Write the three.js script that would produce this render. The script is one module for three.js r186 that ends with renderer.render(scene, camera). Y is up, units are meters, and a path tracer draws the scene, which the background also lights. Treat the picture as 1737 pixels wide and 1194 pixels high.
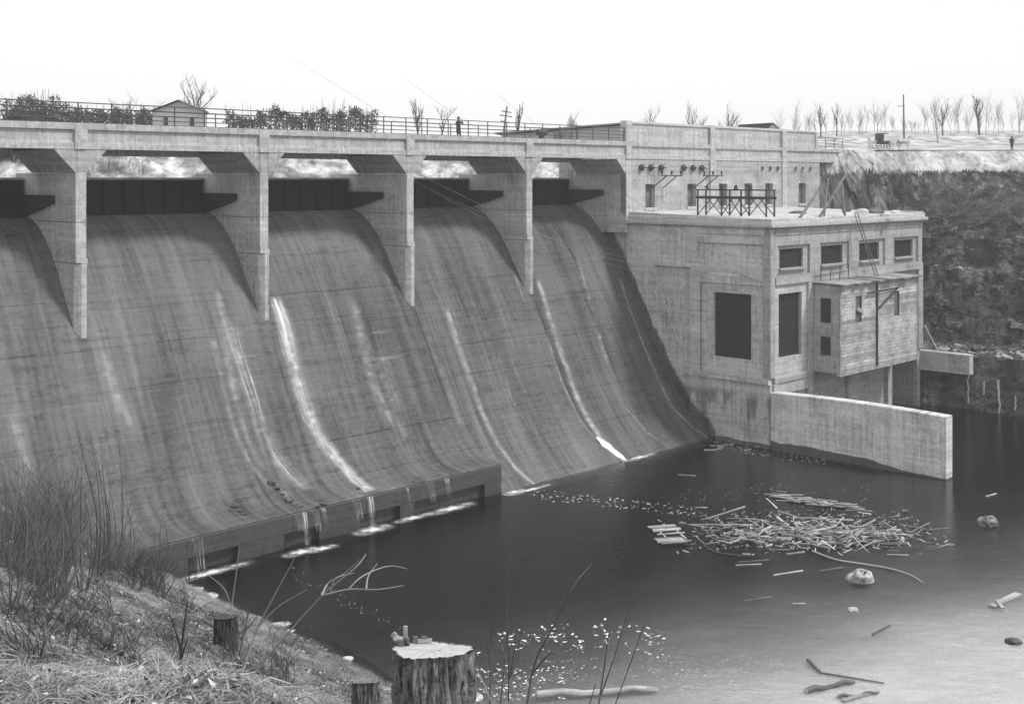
import * as THREE from 'three';
import { RoundedBoxGeometry } from 'three/addons/geometries/RoundedBoxGeometry.js';
import { mergeGeometries } from 'three/addons/utils/BufferGeometryUtils.js';
import { MarchingCubes } from 'three/addons/objects/MarchingCubes.js';

// ---------------------------------------------------------------- camera, sky, sun, exposure
// Lengths below are written in survey units; one unit is K metres. Heights are given against the eye (0) and shifted by EYE (water = 0).
const K = 1.28, EYE = 18, F = 2100, CX = 868, CY = 302, PW = 1737, PH = 1194;
const scene = new THREE.Scene();
const camera = new THREE.PerspectiveCamera(2 * Math.atan((PH - CY) / F) * 180 / Math.PI, PW / PH, 0.1, 4000);
camera.position.set(0, EYE * K, 0);
camera.setViewOffset(PW, 2 * (PH - CY), 0, (PH - CY) - CY, PW, PH);   // level camera with a dropped lens board
camera.updateProjectionMatrix();
const renderer = new THREE.WebGLRenderer({ antialias: true });
renderer.toneMapping = THREE.LinearToneMapping;
renderer.toneMappingExposure = 1.0;
renderer.shadowMap.enabled = true;
{ // bright even overcast with thin cloud
  const w = 256, h = 128, d = new Float32Array(w * h * 4);
  for (let j = 0; j < h; j++) for (let i = 0; i < w; i++) {
    const e = (j + .5) / h * 2 - 1, a = i / w * Math.PI * 2;
    const c = 1.0 + .03 * Math.sin(a * 2 + 3 * e) * Math.cos(e * 5 + a) + .02 * Math.sin(a * 5 + e * 9);
    const v = (e >= 0 ? 1.06 : .3) * c, k = (j * w + i) * 4;
    d[k] = d[k + 1] = d[k + 2] = v; d[k + 3] = 1;
  }
  const t = new THREE.DataTexture(d, w, h, THREE.RGBAFormat, THREE.FloatType);
  t.mapping = THREE.EquirectangularReflectionMapping; t.magFilter = t.minFilter = THREE.LinearFilter; t.needsUpdate = true;
  scene.background = t; scene.environment = t;
}
const sun = new THREE.DirectionalLight(0xffffff, 3.0);
sun.position.set(118, 156, 24); sun.target.position.set(0, 0, -90);
sun.position.add(sun.target.position);
sun.castShadow = true; sun.shadow.radius = 16; sun.shadow.mapSize.set(4096, 4096);
Object.assign(sun.shadow.camera, { left: -150, right: 150, top: 150, bottom: -150, near: 1, far: 500 });
scene.add(sun, sun.target);
scene.fog = new THREE.FogExp2(0xffffff, 0.00055);

// ---------------------------------------------------------------- helpers
let seed = 7;
const rnd = () => { seed = (seed * 1664525 + 1013904223) >>> 0; return seed / 4294967296; };
const rr = (a, b) => a + (b - a) * rnd();
const clamp = (x, a = 0, b = 1) => Math.min(b, Math.max(a, x));
const lerp = (a, b, t) => a + (b - a) * t;
const sm = (a, b, x) => { const t = clamp((x - a) / (b - a)); return t * t * (3 - 2 * t); };
const h2 = (i, j) => { let n = Math.imul(i, 374761393) + Math.imul(j, 668265263); n = Math.imul(n ^ (n >>> 13), 1274126177); return ((n ^ (n >>> 16)) >>> 0) / 4294967296; };
function vn(x, y, p = 0, q = 0) {                      // value noise, 0..1, tileable with periods p, q
  const i = Math.floor(x), j = Math.floor(y), u = x - i, v = y - j, a = u * u * (3 - 2 * u), b = v * v * (3 - 2 * v);
  let i0 = i, i1 = i + 1, j0 = j, j1 = j + 1;
  if (p) { i0 = ((i % p) + p) % p; i1 = (i0 + 1) % p; } if (q) { j0 = ((j % q) + q) % q; j1 = (j0 + 1) % q; }
  const A = h2(i0, j0), B = h2(i1, j0), C = h2(i0, j1), D = h2(i1, j1), E = A + (B - A) * a;
  return E + (C + (D - C) * a - E) * b;
}
const fbm = (x, y, o = 4, p = 0, q = 0) => { let s = 0, a = .5, t = 0; for (let k = 0; k < o; k++) { s += a * vn(x + 17 * k, y + 31 * k, p, q); t += a; a *= .5; x *= 2; y *= 2; p *= 2; q *= 2; } return s / t; };
function tex(w, h, fn, linear) {
  const d = new Uint8Array(w * h * 4);
  for (let j = 0; j < h; j++) for (let i = 0; i < w; i++) {
    const v = clamp(fn(i / w, j / h)), k = (j * w + i) * 4;
    d[k] = d[k + 1] = d[k + 2] = 255 * (linear ? v : Math.pow(v, 1 / 2.2)); d[k + 3] = 255;
  }
  const t = new THREE.DataTexture(d, w, h, THREE.RGBAFormat);
  t.wrapS = t.wrapT = THREE.RepeatWrapping; t.magFilter = THREE.LinearFilter; t.minFilter = THREE.LinearMipmapLinearFilter; t.generateMipmaps = true;
  if (!linear) t.colorSpace = THREE.SRGBColorSpace;
  t.needsUpdate = true; return t;
}
const rep = (t, s) => { t.repeat.set(1 / s, 1 / s); return t; };   // tile of s metres
const G = v => new THREE.Color().setRGB(v, v, v);
const mat = (v, rough = .9, o = {}) => new THREE.MeshStandardMaterial({ color: G(v), roughness: rough, side: THREE.DoubleSide, ...o });

// dam frame: s along the dam to the right, n downstream, y against the eye
const CA = .6954, SA = .7186, X0 = -20.914, Z0 = 60, S = 10.588, SP = 4 * S;
const TH = Math.atan2(SA, CA);
const W = (s, y, n) => new THREE.Vector3(X0 + CA * s + SA * n, y + EYE, -(Z0 + SA * s - CA * n));
const P = (px, py, z) => new THREE.Vector3((px - CX) / F * z, EYE - (py - CY) / F * z, -z);
const onWater = (px, py, lift = 0) => P(px, py, (EYE - lift) * F / (py - CY));
const sOf = (px, n = 0) => { const r = (px - CX) / F; return (r * (Z0 - CA * n) - X0 - SA * n) / (CA - SA * r); };
const zOf = (s, n) => Z0 + SA * s - CA * n;
const yOf = (py, z) => -(py - CY) * z / F;

const used = {};
const numbered = n => { const k = used[n] = (used[n] ?? -1) + 1; return k ? `${n}_${String(k).padStart(3, '0')}` : n; };
const bases = new WeakMap();
function reg(o, label, category, group, kind) { o.userData.label = label; o.userData.category = category; if (group) o.userData.group = group; if (kind) o.userData.kind = kind; return o; }
function thing(name, label, category, base = new THREE.Vector3(), turn = 0, group) {   // children in turned, base-relative units
  const o = new THREE.Group(); o.name = numbered(name); o.position.copy(base).multiplyScalar(K); o.rotation.y = turn; scene.add(o);
  return reg(o, label, category, group);
}
function dthing(name, label, category, [s, y, n], group) {   // children in dam-frame coordinates (s, y + EYE, n)
  const o = thing(name, label, category, W(s, y, n), TH, group);
  bases.set(o, new THREE.Vector3(s, y + EYE, n)); return o;
}
function boxUV(g) {
  if (g.index) g = g.toNonIndexed();
  const p = g.attributes.position, uv = new Float32Array(p.count * 2), a = new THREE.Vector3(), b = new THREE.Vector3(), c = new THREE.Vector3();
  for (let i = 0; i < p.count; i += 3) {
    a.fromBufferAttribute(p, i); b.fromBufferAttribute(p, i + 1); c.fromBufferAttribute(p, i + 2);
    const n = b.clone().sub(a).cross(c.clone().sub(a)), x = Math.abs(n.x), y = Math.abs(n.y), z = Math.abs(n.z);
    [a, b, c].forEach((v, k) => {
      const [u, w] = x > y && x > z ? [v.z + v.x * .37, v.y] : y > z ? [v.x, v.z] : [v.x + v.z * .37, v.y];
      uv[(i + k) * 2] = u * K; uv[(i + k) * 2 + 1] = w * K;
    });
  }
  g.setAttribute('uv', new THREE.BufferAttribute(uv, 2)); return g;
}
function clean(gs) { return gs.map(g => { g = g.index ? g.toNonIndexed() : g; for (const k of Object.keys(g.attributes)) if (!['position', 'normal', 'uv'].includes(k)) g.deleteAttribute(k); return g; }); }
function part(name, geo, m, parent, keepUV) {
  let g = Array.isArray(geo) ? (geo.length > 1 ? mergeGeometries(clean(geo)) : geo[0]) : geo;
  if (!keepUV && m.map) g = boxUV(g);
  let top = parent; while (top && top.parent && top.parent !== scene) top = top.parent;
  const b = top && bases.get(top);
  if (b) g.translate(-b.x, -b.y, -b.z);
  g.scale(K, K, K);
  const o = new THREE.Mesh(g, m); o.name = parent === scene ? numbered(name) : name; o.castShadow = o.receiveShadow = true; (parent || scene).add(o);
  return o;
}
function place(name, g, m, parent, p, e, sc) {             // shared geometry, already in metres
  const o = new THREE.Mesh(g, m); o.name = name; o.castShadow = o.receiveShadow = true; o.position.copy(p).multiplyScalar(K);
  if (e) o.rotation.set(...e); if (sc) o.scale.set(...sc); parent.add(o); return o;
}
const box = (x0, x1, y0, y1, z0, z1, c = 0) => (c ? new RoundedBoxGeometry(Math.abs(x1 - x0), Math.abs(y1 - y0), Math.abs(z1 - z0), 1, c) : new THREE.BoxGeometry(Math.abs(x1 - x0), Math.abs(y1 - y0), Math.abs(z1 - z0))).translate((x0 + x1) / 2, (y0 + y1) / 2, (z0 + z1) / 2);
const dbox = (s0, s1, y0, y1, n0, n1, c = 0) => box(s0, s1, y0 + EYE, y1 + EYE, n0, n1, c);
function rod(a, b, r0, r1 = r0, sides = 6) {
  const d = b.clone().sub(a), g = new THREE.CylinderGeometry(r1, r0, d.length(), sides);
  g.applyQuaternion(new THREE.Quaternion().setFromUnitVectors(new THREE.Vector3(0, 1, 0), d.clone().normalize()));
  return g.translate((a.x + b.x) / 2, (a.y + b.y) / 2, (a.z + b.z) / 2);
}
function beam(a, b, w, h) {
  const d = b.clone().sub(a), g = new THREE.BoxGeometry(w, d.length(), h);
  g.applyQuaternion(new THREE.Quaternion().setFromUnitVectors(new THREE.Vector3(0, 1, 0), d.clone().normalize()));
  return g.translate((a.x + b.x) / 2, (a.y + b.y) / 2, (a.z + b.z) / 2);
}
const V = (x, y, z) => new THREE.Vector3(x, y, z), DV = (s, y, n) => V(s, y + EYE, n);
function prism(pts, z0, z1) { // extrude an x-y outline along z
  const g = new THREE.ExtrudeGeometry(new THREE.Shape(pts.map(p => new THREE.Vector2(p[0], p[1]))), { depth: z1 - z0, bevelEnabled: false });
  return g.translate(0, 0, z0);
}
class Tubes {                                               // many tapered polylines in one mesh
  constructor() { this.p = []; this.n = []; this.i = []; }
  add(pts, r0, r1, sides = 4) {
    const base = this.p.length / 3, N = pts.length, up = V(.31, .92, .23).normalize();
    for (let k = 0; k < N; k++) {
      const d = pts[Math.min(N - 1, k + 1)].clone().sub(pts[Math.max(0, k - 1)]).normalize();
      const a = d.clone().cross(Math.abs(d.dot(up)) > .97 ? V(1, 0, 0) : up).normalize(), b = d.clone().cross(a), r = lerp(r0, r1, k / (N - 1));
      for (let j = 0; j < sides; j++) {
        const t = j / sides * Math.PI * 2, x = a.x * Math.cos(t) + b.x * Math.sin(t), y = a.y * Math.cos(t) + b.y * Math.sin(t), z = a.z * Math.cos(t) + b.z * Math.sin(t);
        this.p.push(pts[k].x + x * r, pts[k].y + y * r, pts[k].z + z * r); this.n.push(x, y, z);
        if (k) { const q = base + k * sides, o = q - sides, j1 = (j + 1) % sides; this.i.push(o + j, o + j1, q + j, q + j, o + j1, q + j1); }
      }
    }
  }
  geo() {
    const g = new THREE.BufferGeometry();
    g.setAttribute('position', new THREE.Float32BufferAttribute(this.p, 3)); g.setAttribute('normal', new THREE.Float32BufferAttribute(this.n, 3)); g.setIndex(this.i); return g;
  }
}
function grid(nu, nv, fn, uvf) {                              // fn(i, j) -> Vector3
  const p = [], uv = [], id = [];
  for (let j = 0; j <= nv; j++) for (let i = 0; i <= nu; i++) { const q = fn(i, j); p.push(q.x, q.y, q.z); const t = uvf ? uvf(i, j, q) : [q.x * K, q.z * K]; uv.push(t[0], t[1]); }
  for (let j = 0; j < nv; j++) for (let i = 0; i < nu; i++) { const a = j * (nu + 1) + i, b = a + 1, c = a + nu + 1, d = c + 1; id.push(a, b, c, c, b, d); }
  const g = new THREE.BufferGeometry();
  g.setAttribute('position', new THREE.Float32BufferAttribute(p, 3)); g.setAttribute('uv', new THREE.Float32BufferAttribute(uv, 2)); g.setIndex(id); g.computeVertexNormals(); return g;
}

// ---------------------------------------------------------------- materials
const CT = 9;
const concreteAt = (u, v) => {
  const x = u * CT, y = v * CT;
  const b = Math.floor(y / .225), line = (y / .225) % 1;
  let t = 1 + .5 * (fbm(u * 6, v * 6, 5, 6, 6) - .5) + .5 * (fbm(u * 48, v * 48, 4, 48, 48) - .5) + .2 * (h2(b, 3 + Math.floor(x / 3)) - .5);
  if (line < .1 && vn(u * 40, b, 40, 40) > .4) t -= .2;
  const st = fbm(u * 70, v * 3, 3, 70, 3); t -= 1.0 * Math.max(0, st - .55);
  const wh = fbm(u * 90 + 7, v * 4 + 3, 2, 90, 4); t += 1.2 * Math.max(0, wh - .66);
  return t;
};
const concMap = rep(tex(1024, 1024, (u, v) => .40 * concreteAt(u, v)), CT);
const concBump = rep(tex(1024, 1024, (u, v) => { const y = v * CT, l = (y / .225) % 1; return .55 + .4 * (fbm(u * 50, v * 50, 3, 50, 50) - .5) - (l < .08 ? .25 : 0) + .15 * (h2(Math.floor(y / .225), 5) - .5); }, true), CT);
const M = {};
M.conc = mat(1, .92, { map: concMap, bumpMap: concBump, bumpScale: .012 });
M.concPale = mat(1.22, .92, { map: concMap, bumpMap: concBump, bumpScale: .012 });
M.steel = mat(.045, .6, { metalness: .2 });
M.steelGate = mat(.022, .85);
M.rail = mat(.06, .7);
M.glass = new THREE.MeshStandardMaterial({ color: G(.025), roughness: .35 });
M.wire = mat(.09, .7);
M.wirePale = mat(.2, .7);
const woodAt = (u, v, o) => 1 + .7 * (fbm(u * 4 + o, v * 90, 4, 0, 0) - .5) + 1.0 * (fbm(u * 5 + o, v * 11, 4) - .5) + .2 * (vn(u * 120, v * 200) - .5);
const woodMap = rep(tex(512, 512, (u, v) => .42 * woodAt(u, v, 0)), 3);
M.wood = [mat(1, .9, { map: woodMap }), mat(.82, .9, { map: woodMap }), mat(1.15, .9, { map: woodMap }), mat(.66, .9, { map: woodMap })];
M.woodDark = mat(.3, .9, { map: woodMap });
M.drift = [mat(.85, .9, { map: woodMap }), mat(.75, .9, { map: woodMap }), mat(.35, .9, { map: woodMap }), mat(1.1, .9, { map: woodMap })];
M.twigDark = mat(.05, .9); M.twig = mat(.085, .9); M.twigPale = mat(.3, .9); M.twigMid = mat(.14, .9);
const rockAt = (u, v) => .2 * (1 + 1.6 * (fbm(u * 8, v * 16, 5, 8, 16) - .5) + 1.6 * (fbm(u * 40, v * 60, 4, 40, 60) - .5) - .5 * sm(.6, .66, fbm(u * 20 + 3, v * 30, 3, 20, 30)));
const rockMap = rep(tex(1024, 1024, rockAt), 8);
const rockBump = rep(tex(512, 512, (u, v) => fbm(u * 16, v * 16, 5, 16, 16), true), 6);
M.rock = mat(1, .95, { map: rockMap, bumpMap: rockBump, bumpScale: .12 });
M.rockPale = mat(2.2, .95, { map: rockMap, bumpMap: rockBump, bumpScale: .05 });
M.rockMid = mat(1.5, .95, { map: rockMap, bumpMap: rockBump, bumpScale: .05 });
M.rockDark = mat(.5, .8, { map: rockMap, bumpMap: rockBump, bumpScale: .08 });

// ---------------------------------------------------------------- spillway profile
const curve = pts => new THREE.CatmullRomCurve3(pts.map(p => V(p[0], p[1], 0)), false, 'centripetal');
const upper = [[-5.9, -2.15], [-5.3, -2.0], [-4.6, -2.15], [-3.92, -2.5], [-3.13, -3.15], [-2.2, -4.2], [-1.2, -5.75], [0, -7.6], [1.41, -10.1], [2.48, -12.1], [3.65, -14.1]];
const profA = curve([...upper, [4.7, -15.45], [5.7, -16.1], [7.0, -16.35]]), profB = curve([...upper, [5.1, -16.1], [6.2, -17.25], [7.0, -17.95], [7.9, -18.7]]);
const LA = profA.getLength(), LB = profB.getLength();
const STEP = 21.95;                                             // s where the raised apron ends
function spillPoint(s, d, lift = 0) {                           // d = distance down the face from the crest
  const c = s < STEP ? profA : profB, u = clamp(d / (s < STEP ? LA : LB)), p = c.getPointAt(u), t = c.getTangentAt(u);
  return V(s, p.y + EYE + t.x * lift, p.x - t.y * lift);
}
function spillHit(px, py) {                                     // pixel -> (s, d) on the face
  let best = [1e9, 0, 0];
  for (let k = 0; k < 500; k++) {
    for (const c of [profA, profB]) {
      const L = c === profA ? LA : LB, p = c.getPointAt(k / 499), s = sOf(px, p.x); if ((s < STEP) !== (c === profA)) continue;
      const e = Math.abs(CY - p.y * F / zOf(s, p.x) - py); if (e < best[0]) best = [e, s, k / 499 * L];
    }
  }
  return [best[1], best[2]];
}
const spillTab = profB.getSpacedPoints(400);
const spillYat = n => { let a = 0, b = 400; if (n >= spillTab[b].x) return -18.7; while (b - a > 1) { const m = (a + b) >> 1; if (spillTab[m].x < n) a = m; else b = m; } return spillTab[b].y; };

// seepage streaks read off the photograph: polyline in pixels, half width in units, strength
const S0 = -11, S1 = SP, DL = Math.max(LA, LB);
const streaks = [
  [[[462, 500], [478, 545], [492, 600], [505, 650], [522, 700], [548, 750], [585, 795], [612, 822], [628, 834]], .42, 1.25],
  [[[440, 520], [455, 570], [470, 620]], .3, .12],
  [[[365, 485], [378, 540], [385, 610], [398, 680], [420, 750], [450, 800], [490, 845]], .25, .45],
  [[[385, 540], [400, 600], [420, 660], [440, 720], [470, 780], [520, 830]], .55, .42],
  [[[355, 560], [375, 640], [392, 720], [425, 790], [462, 830]], .18, .4],
  [[[595, 500], [612, 570], [628, 640], [655, 700], [690, 740]], .45, .38],
  [[[640, 590], [655, 650], [680, 700]], .5, .3],
  [[[755, 520], [775, 580], [800, 650], [822, 710], [845, 755], [875, 795], [905, 822]], .22, .62],
  [[[715, 520], [735, 600], [760, 660], [785, 730]], .3, .22],
  [[[842, 590], [865, 670], [900, 730]], .1, .3],
  [[[910, 470], [925, 520], [945, 580], [965, 640], [990, 700], [1020, 745], [1060, 783]], .30, .8],
  [[[925, 560], [950, 640], [985, 715], [1045, 775]], .12, .5],
  [[[975, 425], [995, 500], [1015, 560], [1030, 620]], .28, .42],
  [[[1035, 640], [1060, 690], [1100, 735], [1140, 762]], .1, .45],
  [[[1050, 470], [1066, 520], [1085, 570], [1110, 630], [1140, 690], [1175, 725], [1200, 742]], .15, .5],
  [[[868, 455], [888, 510]], .08, .4],
  [[[172, 590], [185, 640], [205, 690], [225, 740]], .38, .4],
  [[[15, 690], [30, 740], [45, 800]], .3, .35], [[[80, 790], [120, 790]], .5, .16],
  [[[930, 375], [975, 440], [1000, 520], [1030, 600], [1060, 670]], .12, -.6],
  [[[905, 505], [935, 590], [975, 690], [1010, 742]], .12, -.45],
  [[[700, 518], [722, 580], [742, 640], [768, 700]], .08, -.35],
  [[[148, 572], [165, 650], [190, 740]], .06, -.5], [[[456, 545], [470, 610], [490, 680]], .08, -.3],
].map(([pts, w, k]) => ({ w, k, q: pts.map(p => spillHit(...p)).sort((a, b) => a[1] - b[1]) }));
const stS = (q, d) => { if (d < q[0][1] || d > q[q.length - 1][1]) return null; for (let i = 1; i < q.length; i++) if (d <= q[i][1]) return lerp(q[i - 1][0], q[i][0], (d - q[i - 1][1]) / Math.max(1e-6, q[i][1] - q[i - 1][1])); };
const patches = [[405, 860, .5, .9, -.5], [385, 862, .2, .7, -.35], [300, 592, .9, .12, -.3], [530, 580, 1.2, .1, -.25], [100, 680, 1.3, .25, -.22], [640, 430, 1.1, .5, .2], [450, 805, .15, .4, -.5], [590, 690, .8, .25, -.2], [1070, 590, .5, .5, .2], [655, 607, 1.1, .08, .5], [640, 563, .7, .06, .4], [405, 605, 1.1, .06, .45], [395, 567, .8, .05, .35], [400, 650, .6, .3, .2], [980, 495, 1.6, .08, -.3], [870, 415, 1.5, .1, -.15], [90, 555, 2, .06, -.35]].map(p => [...spillHit(p[0], p[1]), p[2], p[3], p[4]]);
const lifts = [0, 2.6, 4.9, 7.3, 9.4, 11.6, 13.8, 16.0, 18.2, DL + .1];
const spillTone = (u, v) => {
  const s = lerp(S0, S1, u), d = v * DL;
  const wv = d + .16 * (fbm(s * .35, d * .2, 3) - .5) * 2;
  const row = Math.floor(wv / .16);
  let t = 1 + .85 * (fbm(s * .16, d * .25, 4) - .5) + .34 * (fbm(s * .35, d * 8, 4) - .5) + .6 * (fbm(s * 7, d * 8, 4) - .5) + .12 * (h2(row, Math.floor(s / 2.2 + h2(row, 9) * 3)) - .5);
  t += 1.1 * (fbm(s * 1.2 + .1 * d, d * .11, 4) - .5) + .8 * (fbm(s * 6, d * .22 + 3, 3) - .5);     // run-down stains, broad and fine
  t += 1.3 * Math.max(0, fbm(s * 3.1 + 40, d * .1, 3) - .58);
  for (const L of lifts) { const e = d - L - .22 * (fbm(s * .5, L * 3, 3) - .5); if (Math.abs(e) < .05 && fbm(s * .6, L * 7.1, 2) > .4) t -= .5 * (1 - Math.abs(e) / .05); }
  t -= .3 * sm(.60, .72, fbm(s * .5 + 3, d * 2.6 + 8, 4)) * sm(.4, .6, fbm(s * 3, d * 6, 2));        // eroded patches along the boards
  if (s > 3 * S) t *= .86;
  for (const k of streaks) {
    const c = stS(k.q, d); if (c === null) continue;
    const e = (s - c - .25 * k.w * (fbm(d * .6, c, 2) - .5)) / k.w; if (Math.abs(e) > 2.2) continue;
    const ends = sm(0, .8, d - k.q[0][1]) * (1 - sm(-.6, 0, d - k.q[k.q.length - 1][1]) * .6);
    const g = Math.exp(-e * e * 1.6) * ends, fi = .35 + 1.1 * fbm(s * 22, d * .7, 3);
    t += k.k * g * (k.k > 0 ? 3.2 * fi * (.35 + 1.2 * vn(s * 3, d * 4.2) ** 2) : 1);
  }
  for (const [ps, pd, a, b, k] of patches) { const e = ((s - ps) / a) ** 2 + ((d - pd) / b) ** 2; if (e < 4) t += (k > 0 ? 2.2 : 1) * k * Math.exp(-e) * (.3 + 1.4 * fbm(s * 6, d * 6, 3)); }
  return .1 * Math.max(.25, t);
};
const spillMap = tex(2048, 1024, spillTone);
spillMap.wrapS = spillMap.wrapT = THREE.ClampToEdgeWrapping;
const spillBump = tex(1024, 1024, (u, v) => { const s = lerp(S0, S1, u), d = v * DL, row = Math.floor(d / .16); return .5 + .35 * (fbm(s * 4, d * 6, 3) - .5) + .3 * (h2(row, Math.floor(s / 2.2 + h2(row, 9) * 3)) - .5); }, true);
M.spill = mat(1, .8, { map: spillMap, bumpMap: spillBump, bumpScale: .035 });

// ---------------------------------------------------------------- setting: river, reservoir, banks, fields
const bankD = (x, z) => -.73 * (x + 8.7) - .683 * (z - 48.6);
const bankY = (x, z) => {
  const d = bankD(x, z) + 1.2 * (fbm(x * .25, z * .25, 3) - .5);
  let y = -18 + (d > 0 ? .57 * d : .8 * d) + .9 * (fbm(x * .3 + 9, z * .3, 4) - .5) * sm(-1, 3, d) + .22 * (fbm(x * 1.6, z * 1.6, 3) - .5);
  y += 1.5 * Math.exp(-((x + .8) ** 2 + (z - 11) ** 2) / 9);
  return Math.max(y, -22);
};
const bankHit = (px, py) => { const r = (px - CX) / F, m = -(py - CY) / F; for (let z = 8; z < 70; z += .1) if (bankY(r * z, z) > m * z) return V(r * z, bankY(r * z, z) + EYE, -z); return null; };
const soilMap = rep(tex(1024, 1024, (u, v) => .15 * (1 + 1.2 * (fbm(u * 12, v * 12, 5, 12, 12) - .5) + 1.1 * (fbm(u * 90, v * 90, 3, 90, 90) - .5))), 7);
M.soil = mat(1, 1, { map: soilMap, bumpMap: rockBump, bumpScale: .06 });
M.sand = mat(1, .45, { map: rep(tex(512, 512, (u, v) => .72 * (1 + .35 * (fbm(u * 8, v * 20, 5, 8, 20) - .5) + .3 * (fbm(u * 70, v * 90, 3, 70, 90) - .5))), 8) });
{
  const o = part('near_bank', grid(170, 190, (i, j) => { const x = lerp(-42, 12, i / 170), z = lerp(-3, 66, j / 190); return V(x, bankY(x, z) + EYE, -z); }), M.soil, scene, true);
  reg(o, 'grassy earth bank sloping down to the tailwater pool', 'bank', null, 'structure');
}
const barX = (x, z) => { // height of the river bed: deep pool by the dam, pale silt shoal under a film of water towards the near right
  const e = (x - 15) * .5 + (52.3 - z) * .9 + 5 * (fbm(x * .09, z * .16, 3) - .5);
  return lerp(-2.4, -.03, Math.sqrt(sm(-15, 9, e))) - .10 * fbm(x * .6, z * 1.6, 4) * sm(9, -4, e) - .015 * fbm(x * 2, z * 4, 3);
};
{
  const o = part('river_bed', grid(220, 220, (i, j) => { const x = lerp(-34, 62, i / 220), z = lerp(24, 112, j / 220); return V(x, barX(x, z), -z); }), M.sand, scene, true);
  reg(o, 'pale silt river bed shoaling towards the near side', 'river bed', null, 'structure');
}
const waterBump = rep(tex(1024, 1024, (u, v) => .6 * fbm(u * 24, v * 60, 4, 24, 60) + .4 * fbm(u * 90 + 5, v * 120, 3, 90, 120), true), 9);
M.water = new THREE.MeshPhysicalMaterial({ color: G(1), roughness: .06, transmission: 1, thickness: 1, ior: 1.33, attenuationColor: G(.42), attenuationDistance: 1, bumpMap: waterBump, bumpScale: .026 });
{
  const o = part('river_water', grid(20, 20, (i, j) => V(lerp(-40, 130, i / 20), 0, -lerp(20, 130, j / 20))), M.water, scene, true);
  reg(o, 'dark still tailwater pool below the dam', 'water', null, 'structure');
}
M.waterUp = mat(.06, .08);
{
  const a = W(-130, 0, -6), b = W(76, 0, -6);
  const g = new THREE.ShapeGeometry(new THREE.Shape([new THREE.Vector2(a.x, -a.z), new THREE.Vector2(b.x, -b.z), new THREE.Vector2(b.x + 4, 140), new THREE.Vector2(-160, 140), new THREE.Vector2(-160, -a.z)])).rotateX(-Math.PI / 2).translate(0, EYE - .45, 0);
  const o = part('reservoir_water', g, M.waterUp, scene, true);
  reg(o, 'still reservoir water held behind the gates', 'water', null, 'structure');
}
// far shore and the plateau the road runs on
const shoreZ = x => 123 + 5 * (fbm(x * .07, 3, 3) - .5);
const platY = (x, z) => {
  const r = x / z, top = lerp(4.2, 2.55, sm(12, 32, x)), d = z - shoreZ(x), right = sm(26, 33, x);
  const flat = top + Math.max(0, z - 116) * .044 * sm(.10, .27, r) + .5 * (fbm(x * .05, z * .05, 3) - .5) * sm(140, 200, z);
  const shore = d < 0 ? -2 + d * .2 : Math.min(flat, -1.2 + d * .62 + .9 * (fbm(x * .5, z * .5, 3) - .5));
  return lerp(shore, flat, right);
};
const farMap = rep(tex(512, 512, (u, v) => .46 * (1 + 1.3 * (fbm(u * 14, v * 14, 5, 14, 14) - .5) + 1.1 * (fbm(u * 60, v * 60, 3, 60, 60) - .5))), 22);
M.field = mat(1, 1, { map: farMap, vertexColors: true });
const zs = []; for (let z = 112.5; z < 145; z += .45) zs.push(z); for (let z = 145; z < 470; z *= 1.045) zs.push(z);
const xs = []; for (let x = -140; x < 120; x += .75) xs.push(x);
{
  const g = grid(xs.length - 1, zs.length - 1, (i, j) => { const z = zs[j], k = Math.max(1, z / 150), x = xs[i] * k; return V(x, platY(x, z) + EYE, -z); });
  const p = g.attributes.position, c = new Float32Array(p.count * 3);   // snow patches, bare clay and brush on the shore
  for (let k = 0; k < p.count; k++) { const x = p.getX(k), z = -p.getZ(k), v = lerp(.42, 1.1, sm(.42, .56, fbm(x * .9 + z * .5, z * .8, 4))) * (.75 + .5 * fbm(x * .12, z * .1, 2)); c[3 * k] = c[3 * k + 1] = c[3 * k + 2] = v; }
  g.setAttribute('color', new THREE.BufferAttribute(c, 3));
  const o = part('field', g, M.field, scene, true);
  reg(o, 'pale open field and eroded shore beyond the dam', 'field', null, 'structure');
}
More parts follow.
